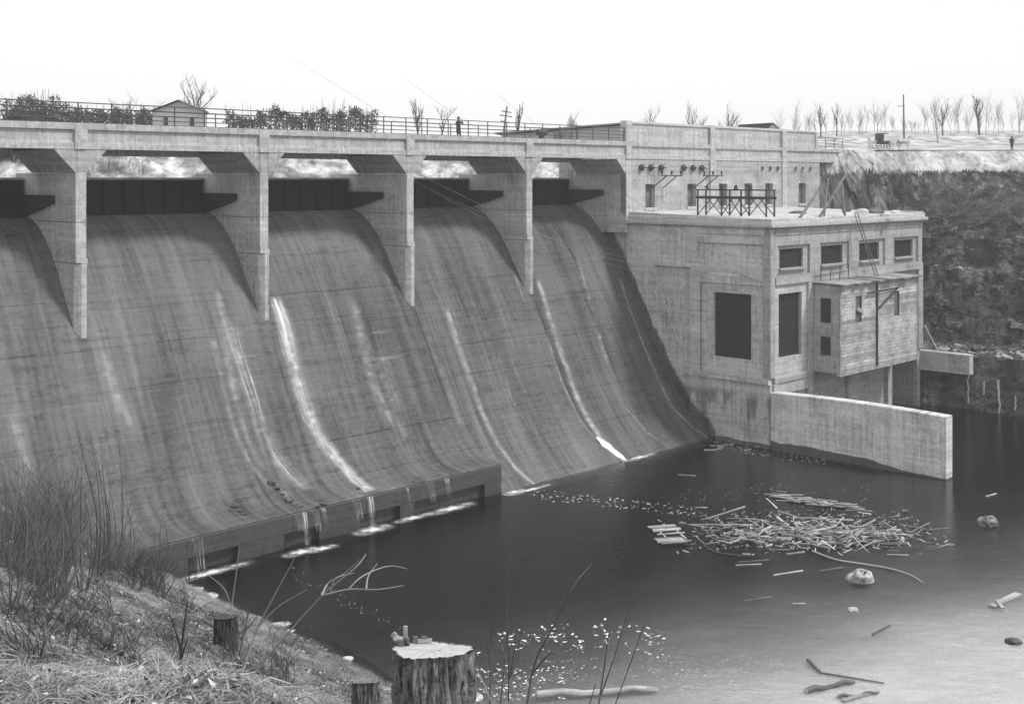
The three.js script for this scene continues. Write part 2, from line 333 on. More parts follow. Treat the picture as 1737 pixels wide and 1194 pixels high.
// rocky right bank: parametrised by distance t from the tailrace edge and n
const cliffPt = (t, n) => {
  const wob = 1.6 * (fbm(n * .16 + 4, .5, 3) - .5) * 2, st = Math.round(fbm(n * .5, 7, 2) * 3) * .25;
  const q = fbm(t * .7 + 3, n * .7, 4) - .5, q2 = fbm(t * 2.3, n * 2.3 + 8, 4) - .5;
  let y = -21;
  const seg = [[-.6, -21], [.1, -18.6], [.55, -13.8], [2.6 + st, -13.3], [3.4 + st, -11.4], [4.2, -10.9], [4.7, -7.6], [5.9, -6.9], [6.4, -4.6], [8.2, -3.4], [12, -1.6], [16, -.3], [26, 0.2], [46, .5]];
  for (let i = 1; i < seg.length; i++) if (t >= seg[i - 1][0] && t <= seg[i][0]) y = lerp(seg[i - 1][1], seg[i][1], (t - seg[i - 1][0]) / (seg[i][0] - seg[i - 1][0]));
  let jog = 0;
  if (t > 2.4 && t < 9) { // bedded limestone: flat ledges, steep risers, vertical joints
    const bed = .62, yb = y + .8 * (fbm(n * .25, t * .3, 2) - .5), k = Math.floor(yb / bed), fr = yb / bed - k, w = sm(2.4, 3, t) * sm(9, 8, t);
    y = lerp(y, (k + sm(.5, 1, fr)) * bed + .12 * (h2(Math.floor(n / .8 + k * .4), k) - .5), w); jog = .55 * (h2(Math.floor(n / .7 + k * .37), k + 50) - .5) * w;
  }
  const s = jog + 65.3 + wob * sm(13, 20, n) + t + sm(0, 12, 12 - n) * 2.4 * (1 - sm(8, 14, t));
  const amp = sm(.3, 2, t);
  const hard = t > 2.4 && t < 9 ? .45 : lerp(1, .4, sm(9, 12, t)), p = W(s + (.9 * q * amp + .35 * q2) * hard, y + (1.7 * q + .7 * q2) * amp * hard, n + .3 * q2);
  // the pale road embankment climbs to the plateau
  const z = -p.z; const e = sm(106.5, 113, z + .5 * q);
  p.y = lerp(p.y, EYE + Math.max(p.y - EYE, lerp(.5, 2.6, sm(106.5, 113.2, z))), e);
  if (z > 113) p.y = EYE + (z < 116 ? 2.6 : 2.3);
  return p;
};
const ts = []; for (let t = -.6; t < 9; t += .13) ts.push(t); for (let t = 9; t < 46; t += .32) ts.push(t);
const cliffG = grid(ts.length - 1, 260, (i, j) => cliffPt(ts[i], lerp(-12, 44, j / 260)), null);
{ // rock, earth and pale fill as different matter along the slope
  const P0 = cliffG.attributes.position, U0 = cliffG.attributes.uv, A = V(), B = V();
  const run = new Float32Array(ts.length);   // mean distance down the slope, the same for every row
  for (let j = 0; j <= 260; j += 4) for (let i = 1; i < ts.length; i++) { A.fromBufferAttribute(P0, j * ts.length + i); B.fromBufferAttribute(P0, j * ts.length + i - 1); run[i] += A.distanceTo(B) / 66; }
  for (let i = 1; i < ts.length; i++) run[i] += run[i - 1];
  for (let j = 0; j <= 260; j++) for (let i = 0; i < ts.length; i++) U0.setXY(j * ts.length + i, lerp(-12, 44, j / 260) * K, run[i] * K);
  const p = cliffG.attributes.position, c = new Float32Array(p.count * 3), fillAt = new Float32Array(p.count);
  for (let k = 0; k < p.count; k++) {
    const i = k % ts.length, j = Math.floor(k / ts.length), n = lerp(-12, 44, j / 260), t = ts[i], z = -p.getZ(k), y = p.getY(k) - EYE;
    const f = fbm(n * .8, t * .8 + 5, 4), f2 = fbm(n * 3, t * 3, 3);
    const v = Math.max(.15, .42 + .9 * (f - .42)) + (fbm(n * .5 + 2, t * 1.3 + 4, 3) > .57 ? 2.2 * Math.max(0, f2 - .34) : 0);   // dark weathered rock and earth with pale limestone patches
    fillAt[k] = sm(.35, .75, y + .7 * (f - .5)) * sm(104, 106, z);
    c[k * 3] = c[k * 3 + 1] = c[k * 3 + 2] = v;
  }
  cliffG.setAttribute('color', new THREE.BufferAttribute(c, 3));
  M.cliff = mat(1, 1, { map: rockMap, bumpMap: rockBump, bumpScale: .15, vertexColors: true });
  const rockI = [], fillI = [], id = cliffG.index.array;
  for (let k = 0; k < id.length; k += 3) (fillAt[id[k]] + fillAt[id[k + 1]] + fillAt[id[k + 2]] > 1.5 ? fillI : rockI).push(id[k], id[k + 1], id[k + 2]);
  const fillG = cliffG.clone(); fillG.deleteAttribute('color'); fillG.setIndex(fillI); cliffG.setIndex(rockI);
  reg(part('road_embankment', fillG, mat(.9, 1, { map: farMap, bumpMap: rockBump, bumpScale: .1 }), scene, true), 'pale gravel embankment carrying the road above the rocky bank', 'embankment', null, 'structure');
  const o = part('rocky_bank', cliffG, M.cliff, scene, true);
  const blocks = [0, 1, 2, 3, 4].map(i => { const g = new THREE.BoxGeometry(1, .5, .8, 2, 2, 2), p = g.attributes.position; for (let k = 0; k < p.count; k++) { const f = 1 + .7 * (vn(p.getX(k) * 2.3 + i * 7, p.getY(k) * 2.3 + p.getZ(k) * 3.1) - .5); p.setXYZ(k, p.getX(k) * f, p.getY(k) * f, p.getZ(k) * f); } const q = boxUV(g); q.computeVertexNormals(); return q; });
  for (let k = 0; k < 130; k++) { const a = k % 2, q = cliffPt(rr(3.2, 6.4), (a ? 12 : 17.5) + rr(-1.6, 1.6) * (a ? .8 : 1.3)), z = rr(.12, .42); place('rock', blocks[k % 5], k % 3 ? M.rockPale : M.rockMid, o, q, [rr(-.3, .3), TH + Math.PI / 2 + rr(-.6, .6), rr(-.3, .3)], [z * 1.6, z * 1.1, z]); }
  for (let k = 0; k < 230; k++) {
    const shelf = k < 80, n = rr(shelf ? 13 : 6, 30), t = shelf ? rr(.5, 2.7) : [3.4, 4.2, 4.7, 5.9, 6.4, 8][k % 6] + rr(-.4, .4), q = cliffPt(t, n), z = shelf ? rr(.35, 1.0) : rr(.3, 1.2);
    place('rock', blocks[k % 5], shelf ? (k % 3 ? M.rockPale : M.rockMid) : [M.rock, M.rockDark, M.rockMid, M.rockDark][k % 4], o, q, [rr(-.3, .3), TH + Math.PI / 2 + rr(-.5, .5), rr(-.25, .25)], [z * 1.5, z, z]);
  }
  reg(o, 'steep rocky bank of ledges and bare earth beside the powerhouse', 'cliff', null, 'structure');
}

// ---------------------------------------------------------------- dam: spillway
{
  const o = dthing('spillway', 'wide curved concrete spillway face streaked with seepage', 'spillway', [0, -18, 0]);
  const edges = [S0, 0, S, 2 * S, STEP, 3 * S, SP + .05];
  for (let b = 0; b + 1 < edges.length; b++) for (let l = 0; l + 1 < lifts.length; l++) {
    const L = edges[b] < STEP - .01 ? LA : LB; if (lifts[l] >= L - .7) continue;
    const jit = i => i <= 0 ? 0 : lifts[i] + (i < lifts.length - 1 ? 1.1 * (h2(b + 3, i * 5) - .5) : 0), s0 = edges[b] + .0025, s1 = edges[b + 1] - .0025, d0 = jit(l) + .0025, d1 = Math.min(L, jit(l + 1) - .0025), off = (h2(b * 7 + 1, l) - .5) * .012, nu = 10, nv = 12;
    const g = grid(nu + 2, nv + 2, (i, j) => {
      const e = i === 0 || j === 0 || i === nu + 2 || j === nv + 2, s = lerp(s0, s1, clamp((i - 1) / nu)), d = lerp(d0, d1, clamp((j - 1) / nv));
      const side = s0 < STEP ? Math.min(s, STEP - .001) : s;
      return spillPoint(side, d, e ? off - .05 : off);
    }, (i, j) => [(lerp(s0, s1, clamp((i - 1) / nu)) - S0) / (S1 - S0), lerp(d0, d1, clamp((j - 1) / nv)) / DL]);
    part('spillway_slab', g, M.spill, o, true);
  }
  // the core below the slabs closes the joints
  part('spillway_core', grid(1, 60, (i, j) => spillPoint(i ? STEP - .002 : S0, LA * j / 60, -.03)), M.conc, o);
  part('spillway_core', grid(1, 60, (i, j) => spillPoint(i ? SP + .05 : STEP, LB * j / 60, -.03)), M.conc, o);
}
{ // raised apron with its undercut front
  const o = dthing('apron_block', 'square edged concrete apron step at the foot of the spillway, water dripping over it', 'apron', [8, -18, 6]);
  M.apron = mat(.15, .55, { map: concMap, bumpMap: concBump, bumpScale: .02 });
  part('lip', dbox(S0, STEP, -17.3, -16.42, 4.4, 7.06, .04), M.apron, o);
  part('base', dbox(S0, STEP - .05, -21, -17.302, 3, 6.7), M.apron, o);
  for (const [a, b] of [[-9, 1.6], [4.3, 6.9], [9.0, 11.6], [14.3, 15.3], [20.6, 21.94]]) part('buttress', dbox(a, b, -21, -17.304, 6.5, 7.04, .03), M.apron, o);
}
// ---------------------------------------------------------------- dam: piers
for (let k = 0; k < 4; k++) {
  const c = k * S, o = dthing('bridge_pier', ['concrete bridge pier standing furthest from the powerhouse', 'concrete bridge pier right above the broad white stream of water', 'concrete bridge pier carrying the deck close to the person', 'concrete bridge pier next to the powerhouse'][k], 'pier', [c, -8, -3], 'bridge piers across the spillway');
  const w = .28;
  const foot = (y0, y1) => { // lower lift with a cutwater nose
    const sh = [[-w, -6.6], [w, -6.6], [w + .03, -.02], [w - .04, .1], [-.02, .1], [-w, -.16]];
    const g = new THREE.ExtrudeGeometry(new THREE.Shape(sh.map(p => new THREE.Vector2(p[0], -p[1]))), { depth: y1 - y0, bevelEnabled: false });
    return g.rotateX(-Math.PI / 2).translate(c, y0 + EYE, 0);
  };
  part('pier_lift', foot(-8.6, -4.16), M.concPale, o);
  part('pier_lift', dbox(c - w, c + w, -4.14, -2.16, -6.6, 0, .03), M.concPale, o);
  part('pier_lift', dbox(c - w, c + w, -2.14, .26, -6.6, 0, .03), M.concPale, o);
  part('corner_block', prism([[c - w, -3.75 + EYE], [c - w, -4.1 + EYE], [c + w + .03, -4.16 + EYE], [c + w + .03, -3.9 + EYE]], -.02, .06), M.concPale, o);
  part('bracket', [prism([[c - w - 1.08, 1.385 + EYE], [c - w, .28 + EYE], [c, .27 + EYE], [c, 1.385 + EYE]].reverse(), -4.75, -.02), prism([[c + w + 1.08, 1.385 + EYE], [c + w, .28 + EYE], [c, .27 + EYE], [c, 1.385 + EYE]], -4.75, -.02)], M.conc, o);
}
// ---------------------------------------------------------------- gates
for (let k = -1; k < 4; k++) {
  const a = k * S + .3, b = (k + 1) * S - .3, o = dthing('tainter_gate', ['dark radial gate partly out of view beyond the bushes side pier', 'dark radial gate above the dry upper spillway, between the first two piers', 'dark radial gate in the bay over the wet step streaks', 'dark radial gate in the bay below the standing person', 'dark radial gate in the bay next to the powerhouse'][k + 1], 'gate', [(a + b) / 2, -2, -5], 'radial gates between the piers');
  const cn = -2.24, cy = -1.02, R = 3.55, a0 = .262, a1 = -.3;
  const skin = (r0) => grid(1, 14, (i, j) => { const t = lerp(a0, a1, j / 14); return DV(i ? b : a, cy + r0 * Math.sin(t), cn - r0 * Math.cos(t)); });
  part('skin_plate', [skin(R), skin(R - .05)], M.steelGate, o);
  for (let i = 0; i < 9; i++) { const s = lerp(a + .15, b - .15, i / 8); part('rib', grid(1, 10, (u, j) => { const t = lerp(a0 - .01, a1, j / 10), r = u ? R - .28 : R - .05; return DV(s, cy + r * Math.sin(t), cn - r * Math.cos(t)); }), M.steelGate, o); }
  for (const [s, d] of [[a + .02, .12], [b - .14, .12]]) {
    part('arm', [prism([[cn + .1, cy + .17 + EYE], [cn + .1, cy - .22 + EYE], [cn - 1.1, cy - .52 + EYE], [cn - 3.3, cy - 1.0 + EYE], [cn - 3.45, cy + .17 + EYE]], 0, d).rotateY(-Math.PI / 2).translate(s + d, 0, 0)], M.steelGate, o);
  }
  part('walkway', dbox(a, b, -.1, .02, -5.95, -5.55), M.wood[0], o);
}
// ---------------------------------------------------------------- bridge deck, parapet beam
const bandY = { top: 2.666, cap: 2.345, led: 1.71, bot: 1.394 };
{
  const o = dthing('bridge_deck', 'concrete road deck with panelled edge beam carried over the spillway piers', 'bridge', [2 * S, 1.4, -2.4]);
  const lo = S0;
  part('deck_slab', dbox(lo, SP, 1.45, 2.5, -4.55, -.36), M.conc, o);
  part('back_beam', dbox(lo, SP, 1.17, 2.66, -4.8, -4.552, .02), M.concPale, o);
  for (let k = -1; k < 4; k++) {
    const a = k === -1 ? lo : k * S + .33, b = (k + 1) * S - .33;
    part('coping', dbox(a, b, bandY.cap, bandY.top, -.36, .03, .02), M.concPale, o);
    part('panel', dbox(a, b, bandY.led, bandY.cap, -.36, -.1), M.concPale, o);
    part('lower_band', dbox(a, b, bandY.bot, bandY.led, -.36, .0, .02), M.concPale, o);
    if (k > -2) part('pilaster', dbox((k + 1) * S - .328, (k + 1) * S + .328, bandY.bot, bandY.top, -.36, .05, .02), M.concPale, o);
  }
}
function railing(name, label, s0, s1, n, step, y, m) {
  const o = dthing(name, label, 'railing', [(s0 + s1) / 2, y, n]);
  const cnt = Math.round((s1 - s0) / step);
  for (let i = 0; i <= cnt; i++) { const s = lerp(s0, s1, i / cnt); part('post', rod(DV(s, y, n), DV(s, y + 1, n), .034), m, o); }
  for (const h of [.99, .73, .49, .24]) part('rail', rod(DV(s0, y + h, n), DV(s1, y + h, n), h > .9 ? .028 : .022, undefined, 5), m, o);
  return o;
}
railing('pipe_railing', 'dark pipe railing along the near edge of the bridge deck', -S, SP - .35, -.16, S / 6, 2.67, M.rail);
railing('pipe_railing', 'dark pipe railing along the far edge of the bridge deck', -S * .5, SP - .3, -4.66, S / 4, 2.66, M.rail);

// ---------------------------------------------------------------- non-overflow section above the powerhouse roof
{
  const o = dthing('gatehouse_wall', 'tall panelled concrete wall with doorways standing behind the powerhouse roof', 'wall', [SP + 16, -2.5, -1]);
  const E = SP + 3 * S, tOf = px => sOf(px, 0) - SP;
  const holes = [[1087, 1103, 1120.3], [1158.4, 1174.4, 1189.3], [1294, 1306.9, 1319.7], [1350, 1362, 1375]].flat().map(tOf);
  const doors = [2.04, 7.3, 11.55, 15.2, 18.3, 23.6];
  // lower wall cut by doorways and bushing holes
  const sh = new THREE.Shape([[SP - .28, -2.6], [SP + 27.1, -2.6], [SP + 27.1, bandY.bot - .01], [SP - .28, bandY.bot - .01]].map(p => new THREE.Vector2(p[0], p[1] + EYE)));
  for (const d of doors) sh.holes.push(new THREE.Path([[SP + d, -2.2], [SP + d, -.45], [SP + d + 1.17, -.45], [SP + d + 1.17, -2.2]].map(p => new THREE.Vector2(p[0], p[1] + EYE))));
  for (const t of holes) { const q = new THREE.Path(); q.absellipse(SP + t, .79 + EYE, .235, .26, 0, Math.PI * 2, true); sh.holes.push(q); }
  part('wall', new THREE.ExtrudeGeometry(sh, { depth: .5, bevelEnabled: false, curveSegments: 10 }).translate(0, 0, -.55), M.conc, o);
  for (const d of doors) { part('door', dbox(SP + d + .02, SP + d + 1.15, -2.2, -.47, -.5, -.42), M.woodDark, o); part('sill', dbox(SP + d - .06, SP + d + 1.23, -2.42, -2.205, -.3, .06, .02), M.concPale, o); }
  part('inner_wall', dbox(SP - .2, SP + 27, -2.6, 1.3, -1.6, -1.5), M.conc, o);
  for (const t of holes) part('bushing_ring', new THREE.TorusGeometry(.26, .035, 6, 18).translate(SP + t, .79 + EYE, -.03), M.concPale, o);
  // bands and parapet panels
  for (let k = 0; k < 3; k++) {
    const a = SP + k * S + .33, b = k === 2 ? E - .25 : SP + (k + 1) * S - .33, pe = k === 2 ? SP + 26.6 : b;
    part('lower_band', dbox(a, b, bandY.bot, 1.71, -.5, 0, .02), M.concPale, o);
    part('panel', dbox(a, b, 1.71, 2.33, -.5, -.1), M.concPale, o);
    part('coping', dbox(a, b, 2.33, 2.62, -.5, .03, .02), M.concPale, o);
    part('parapet_panel', dbox(a, pe - .2, 2.62, 3.98, -.5, -.08), M.concPale, o);
    part('parapet_cap', dbox(a, pe, 3.982, 4.16, -.52, .02, .02), M.concPale, o);
    if (k === 2) part('pilaster', dbox(pe - .198, pe + .06, 2.622, 3.98, -.5, 0, .02), M.concPale, o);
    part('pilaster', dbox(SP + k * S - .328, SP + k * S + .328, k ? -2.5 : bandY.bot, 4.2, -.52, .06, .02), M.concPale, o);
  }
  part('pilaster', dbox(E - .25, E + .4, -6, 2.62, -4, .04, .02), M.concPale, o);
  part('deck_slab', dbox(SP, E + .4, 1.5, 2.4, -4.6, -.6), M.conc, o);
  part('back_wall', dbox(SP + 26.4, E + .4, -4, 1.5, -4.6, -4.4), M.conc, o);
  part('corner_bracket', prism([[E - .25, 1.39 + EYE], [E - 1.2, 1.39 + EYE], [E - .25, .35 + EYE]], -3.8, -.03), M.concPale, o);
  part('abutment', dbox(SP - .28, SP + .3, -4, bandY.bot - .004, -6.6, -.004, .02), M.concPale, o);
  part('bracket', prism([[SP - .28 - 1.08, 1.385 + EYE], [SP - .28, .28 + EYE], [SP - .28, 1.385 + EYE]].reverse(), -4.75, -.02), M.concPale, o);
}
railing('pipe_railing', 'short pipe railing at the field end of the tall panelled wall', SP + 26.9, SP + 3 * S - .3, -.2, 1.6, 2.62, M.rail);

// ---------------------------------------------------------------- powerhouse
const PT = 22.1, PN = 12;
function facePanel(pts, holes, depth) { // a wall sheet with rectangular openings
  const sh = new THREE.Shape(pts.map(p => new THREE.Vector2(p[0], p[1] + EYE)));
  for (const [a, b, c, d] of holes) sh.holes.push(new THREE.Path([[a, c], [a, d], [b, d], [b, c]].map(p => new THREE.Vector2(p[0], p[1] + EYE))));
  return new THREE.ExtrudeGeometry(sh, { depth, bevelEnabled: false });
}
const toLeft = g => g.rotateY(-Math.PI / 2);        // x -> n on a face that looks along -s, z -> -s
// left wall map: algae and wet dark stain left by the spillway, form boards, drips
const leftMap = tex(1024, 1024, (u, v) => {
  const n = lerp(-6.6, 12.2, u), y = lerp(-19, -2, v);
  let t = .57 * concreteAt((n * K / CT + 5) % 1, (y * K / CT + 5) % 1);
  if (n < 7.6) { const a = y - spillYat(n), w = 1.25 + .7 * (fbm(n * 1.3, y * .7, 3) - .5); t *= 1 - .8 * (1 - sm(w - .35, w + .15, a + .25 * (fbm(n * 8, y * 8, 2) - .5))); }
  if (y < -14.2) t *= 1 - .55 * sm(.45, .62, fbm(n * 1.5 + 20, y * .35, 3)) * sm(-14.2, -14.9, y);
  const tide = -17.75 + .35 * (fbm(n * .7, 2, 2) - .5); if (y < tide) t *= .25;
  return t;
});
leftMap.wrapS = leftMap.wrapT = THREE.ClampToEdgeWrapping;
M.left = mat(1, .9, { map: leftMap, bumpMap: concBump.clone(), bumpScale: .012 });
M.left.bumpMap.repeat.set(2, 2); M.left.bumpMap.needsUpdate = true;
const leftUV = g => { const p = g.attributes.position, uv = new Float32Array(p.count * 2); for (let i = 0; i < p.count; i++) { uv[2 * i] = (p.getZ(i) + 6.6) / 18.8; uv[2 * i + 1] = (p.getY(i) - EYE + 19) / 17; } g.setAttribute('uv', new THREE.BufferAttribute(uv, 2)); return g; };
function sash(o, g0, cols, rows, w, h, place3) { // dark steel sash: panes and bars; place3 puts x,y,z into the dam frame
  const win = part('window', place3([box(0, w, 0, .05, -.03, .03), box(0, w, h - .05, h, -.03, .03), box(0, .05, .05, h - .05, -.03, .03), box(w - .05, w, .05, h - .05, -.03, .03)]), M.steel, o);
  for (let i = 0; i < cols; i++) for (let j = 0; j < rows; j++) {
    const x0 = .05 + (w - .1) * i / cols, x1 = .05 + (w - .1) * (i + 1) / cols, y0 = .05 + (h - .1) * j / rows, y1 = .05 + (h - .1) * (j + 1) / rows;
    part('pane', place3([box(x0 + .018, x1 - .018, y0 + .018, y1 - .018, -.008, .008)]), M.glass, win);
  }
  part('glazing_bar', place3([...Array.from({ length: cols - 1 }, (_, i) => box(.05 + (w - .1) * (i + 1) / cols - .018, .05 + (w - .1) * (i + 1) / cols + .018, .05, h - .05, -.02, .02)), ...Array.from({ length: rows - 1 }, (_, j) => box(.05, w - .05, .05 + (h - .1) * (j + 1) / rows - .014, .05 + (h - .1) * (j + 1) / rows + .014, -.019, .019))]), M.steel, win);
}
{
  const o = dthing('powerhouse', 'flat roofed concrete powerhouse with dark windows beside the spillway', 'powerhouse', [SP + 11, -18, 6]);
  const L = SP;
  // left wall (faces -s): x = n, sheet pulled to s = L
  const lf = (pts, holes, d, s) => leftUV(toLeft(facePanel(pts, holes, d)).translate(s, 0, 0));
  part('wall', lf([[-6.6, -19], [11.7, -19], [11.7, -3.3], [-6.6, -3.3]], [[7.36, 10.45, -12.27, -7.84]], .3, L + .5), M.left, o, true);
  // raised frames of the left wall: plain field with sunk panel, pilasters, belt courses
  part('wall_frame', lf([[-.2, -18.9], [6.1, -18.9], [6.1, -3.34], [-.2, -3.34]], [[2.35, 5.5, -15.5, -6.25]], .2, L + .2), M.left, o, true);
  part('pilaster', lf([[5.52, -18.9], [6.35, -18.9], [6.35, -7.1], [5.52, -7.1]], [], .08, L), M.left, o, true);
  part('belt_course', lf([[6.1, -7.2], [11.55, -7.2], [11.55, -6.65], [6.1, -6.65]], [], .26, L + .24), M.left, o, true);
  part('upper_frame', lf([[6.1, -4.45], [11.55, -4.45], [11.55, -3.85], [6.1, -3.85]], [], .16, L + .2), M.left, o, true);
  part('frieze', lf([[6.1, -3.84], [11.55, -3.84], [11.55, -3.3], [6.1, -3.3]], [], .22, L + .2), M.left, o, true);
  part('window_surround', lf([[6.4, -13.35], [11.5, -13.35], [11.5, -7.22], [6.4, -7.22]], [[7.36, 10.45, -12.27, -7.84]], .12, L + .2), M.left, o, true);
  part('corner_pilaster', dbox(L - .04, L + .62, -13.4, -3.31, 11.4, PN + .04, .14), M.conc, o);
  part('ledge', lf([[5.0, -13.75], [11.9, -13.75], [11.9, -13.36], [5.0, -13.36]], [], .4, L + .3), M.left, o, true);
  part('base', lf([[4.2, -20], [11.95, -20], [11.95, -13.76], [4.2, -13.76]], [], .3, L + .32), M.left, o, true);
  // front wall (faces +n)
  const wx = k => L + 1.4 + 5.45 * k;
  const ups = [0, 1, 2, 3].map(k => [wx(k), wx(k) + 3.05, -6.1, -4.8]);
  const low = [[L + 1.17, L + 4.1, -12.1, -7.8]];
  part('wall', facePanel([[L + .55, -20], [L + PT, -20], [L + PT, -3.3], [L + .55, -3.3]], [...ups, ...low, [L + 16.6, L + 21.6, -20.1, -14.2]].map(h => h[2] < -20 ? [h[0], h[1], -19.9, h[3]] : h), .35).translate(0, 0, PN - .55), M.conc, o);
  part('upper_frame', facePanel([[L + .62, -6.62], [L + PT, -6.62], [L + PT, -3.85], [L + .62, -3.85]], [0, 1, 2, 3].map(k => [wx(k) - .42, wx(k) + 3.7, -6.55, -4.55]), .16).translate(0, 0, PN - .198), M.conc, o);
  part('frieze', dbox(L + .62, L + PT, -3.84, -3.3, PN - .2, PN + .02), M.conc, o);
  for (const h of ups) part('sill', dbox(h[0] - .1, h[1] + .1, -6.24, -6.1, PN - .2, PN + .04, .02), M.conc, o);
  part('belt_course', dbox(L + .62, L + PT, -7.18, -6.64, PN - .2, PN + .06, .02), M.conc, o);
  part('window_surround', facePanel([[L + .7, -13.3], [L + 4.75, -13.3], [L + 4.75, -7.2], [L + .7, -7.2]], low, .1).translate(0, 0, PN - .2), M.concPale, o);
  part('pilaster', dbox(L + 4.76, L + 5.5, -20, -7.19, PN - .2, PN + .05, .02), M.conc, o);
  part('pilaster', dbox(L + PT - .7, L + PT + .02, -13.4, -7.19, PN - .2, PN + .05, .02), M.conc, o);
  part('ledge', dbox(L + .4, L + 4.75, -13.72, -13.31, PN - .2, PN + .12, .03), M.conc, o);
  for (const [a, b] of [[.3, .9], [10.2, 10.9], [16.2, 16.85]]) part('buttress', dbox(L + a, L + b, -20, -13.73, PN - .2, PN + .1, .02), M.conc, o);
  part('base_band', dbox(L + .9, L + 4.75, -14.5, -13.73, PN - .2, PN + .03), M.conc, o);
  part('tailrace_vault', [dbox(L + 16.5, L + 21.7, -20, -14.1, PN - 6, PN - 5.8), dbox(L + 16.3, L + 16.5, -20, -14.1, PN - 5.8, PN - .56), dbox(L + 21.7, L + 21.9, -20, -14.1, PN - 5.8, PN - .56), dbox(L + 16.3, L + 21.9, -14.1, -13.9, PN - 5.8, PN - .56)], M.conc, o);
  part('end_wall', dbox(L + PT - .3, L + PT - .001, -20, -3.3, 0, PN - .56), M.conc, o);
  part('back_wall', dbox(L + .6, L + PT, -20, -2.9, -.4, -.06), M.conc, o);
  part('floor', dbox(L + .6, L + PT - .3, -13.9, -13.7, 0, PN - .6), M.conc, o);
  // roof slab with a small fall, cornice and curb
  const rf = prism([[-.05, -2.45 + EYE], [PN, -2.78 + EYE], [PN, -3.3 + EYE], [-.05, -3.3 + EYE]].map(p => [-p[0], p[1]]), 0, PT - .1).rotateY(Math.PI / 2).translate(L + .05, 0, 0);
  part('roof', rf, M.concPale, o);
  part('cornice', [dbox(L - .3, L + .04, -3.3, -3.06, -.02, PN + .34, .03), dbox(L + .041, L + PT + .3, -3.3, -3.06, PN + .001, PN + .34, .03), dbox(L + PT - .05, L + PT + .3, -3.3, -3.06, 0, PN, .03)], M.concPale, o);
  part('curb', [dbox(L - .12, L + .05, -3.06, -2.72, 0, PN + .16, .03), dbox(L + .051, L + PT + .12, -3.06, -2.72, PN + .001, PN + .16, .03), dbox(L + PT - .06, L + PT + .12, -3.06, -2.62, 0, PN, .03)], M.concPale, o);
  // windows
  sash(o, 0, 6, 7, 10.45 - 7.36, 12.27 - 7.84, gs => gs.map(g => g.rotateY(-Math.PI / 2).translate(L + .38, -12.27 + EYE, 7.36)));
  sash(o, 0, 5, 7, 2.93, 4.3, gs => gs.map(g => g.translate(L + 1.17, -12.1 + EYE, PN - .4)));
  for (const h of ups) sash(o, 0, 6, 3, 3.05, 1.3, gs => gs.map(g => g.translate(h[0], -6.1 + EYE, PN - .4)));
}
{ // training wall
  const tw = tex(1024, 256, (u, v) => {
    const n = u * 12.4, y = v * 4.5;
    let t = .68 * concreteAt((n * K / CT) % 1, (y * K / CT) % 1) * (1 - .55 * Math.max(0, fbm(n * 5, y * .25, 3) - .48)) * (1 + .5 * Math.max(0, fbm(n * 7 + 30, y * .2, 2) - .62));
    const tide = .95 + .3 * (fbm(n * .7, 3, 3) - .5) - .5 * sm(5, 11, n); if (y < tide) t *= .16; return t;
  });
  tw.wrapS = tw.wrapT = THREE.ClampToEdgeWrapping;
  M.train = mat(1, .9, { map: tw });
  const o = dthing('training_wall', 'low concrete training wall running out into the pool from the powerhouse corner', 'wall', [SP + .4, -18, 18]);
  const N = 30, g0 = PN + .01, g1 = 24.1, pos = [];
  const top = n => -14.22 + .12 * Math.sin((n - g0) / (g1 - g0) * Math.PI), sx = n => SP + .02 + .0 * n;
  const sec = (n, w) => [[sx(n), -20], [sx(n), top(n) - .05], [sx(n) + .05, top(n)], [sx(n) + w - .05, top(n)], [sx(n) + w, top(n) - .05], [sx(n) + w, -20]];
  const g = grid(5, N + 2, (i, j) => { const n = lerp(g0, g1, clamp((j - 1) / N)), e = j === 0 || j === N + 2, p = sec(n, .85)[i]; return e ? DV(SP + .43, Math.min(p[1], -16), n) : DV(p[0], p[1], n); }, (i, j, q) => [(q.z - 12) / 12.4, (q.y - EYE + 18.4) / 4.5]);
  part('wall', g.toNonIndexed(), M.train, o, true).geometry.computeVertexNormals();
}
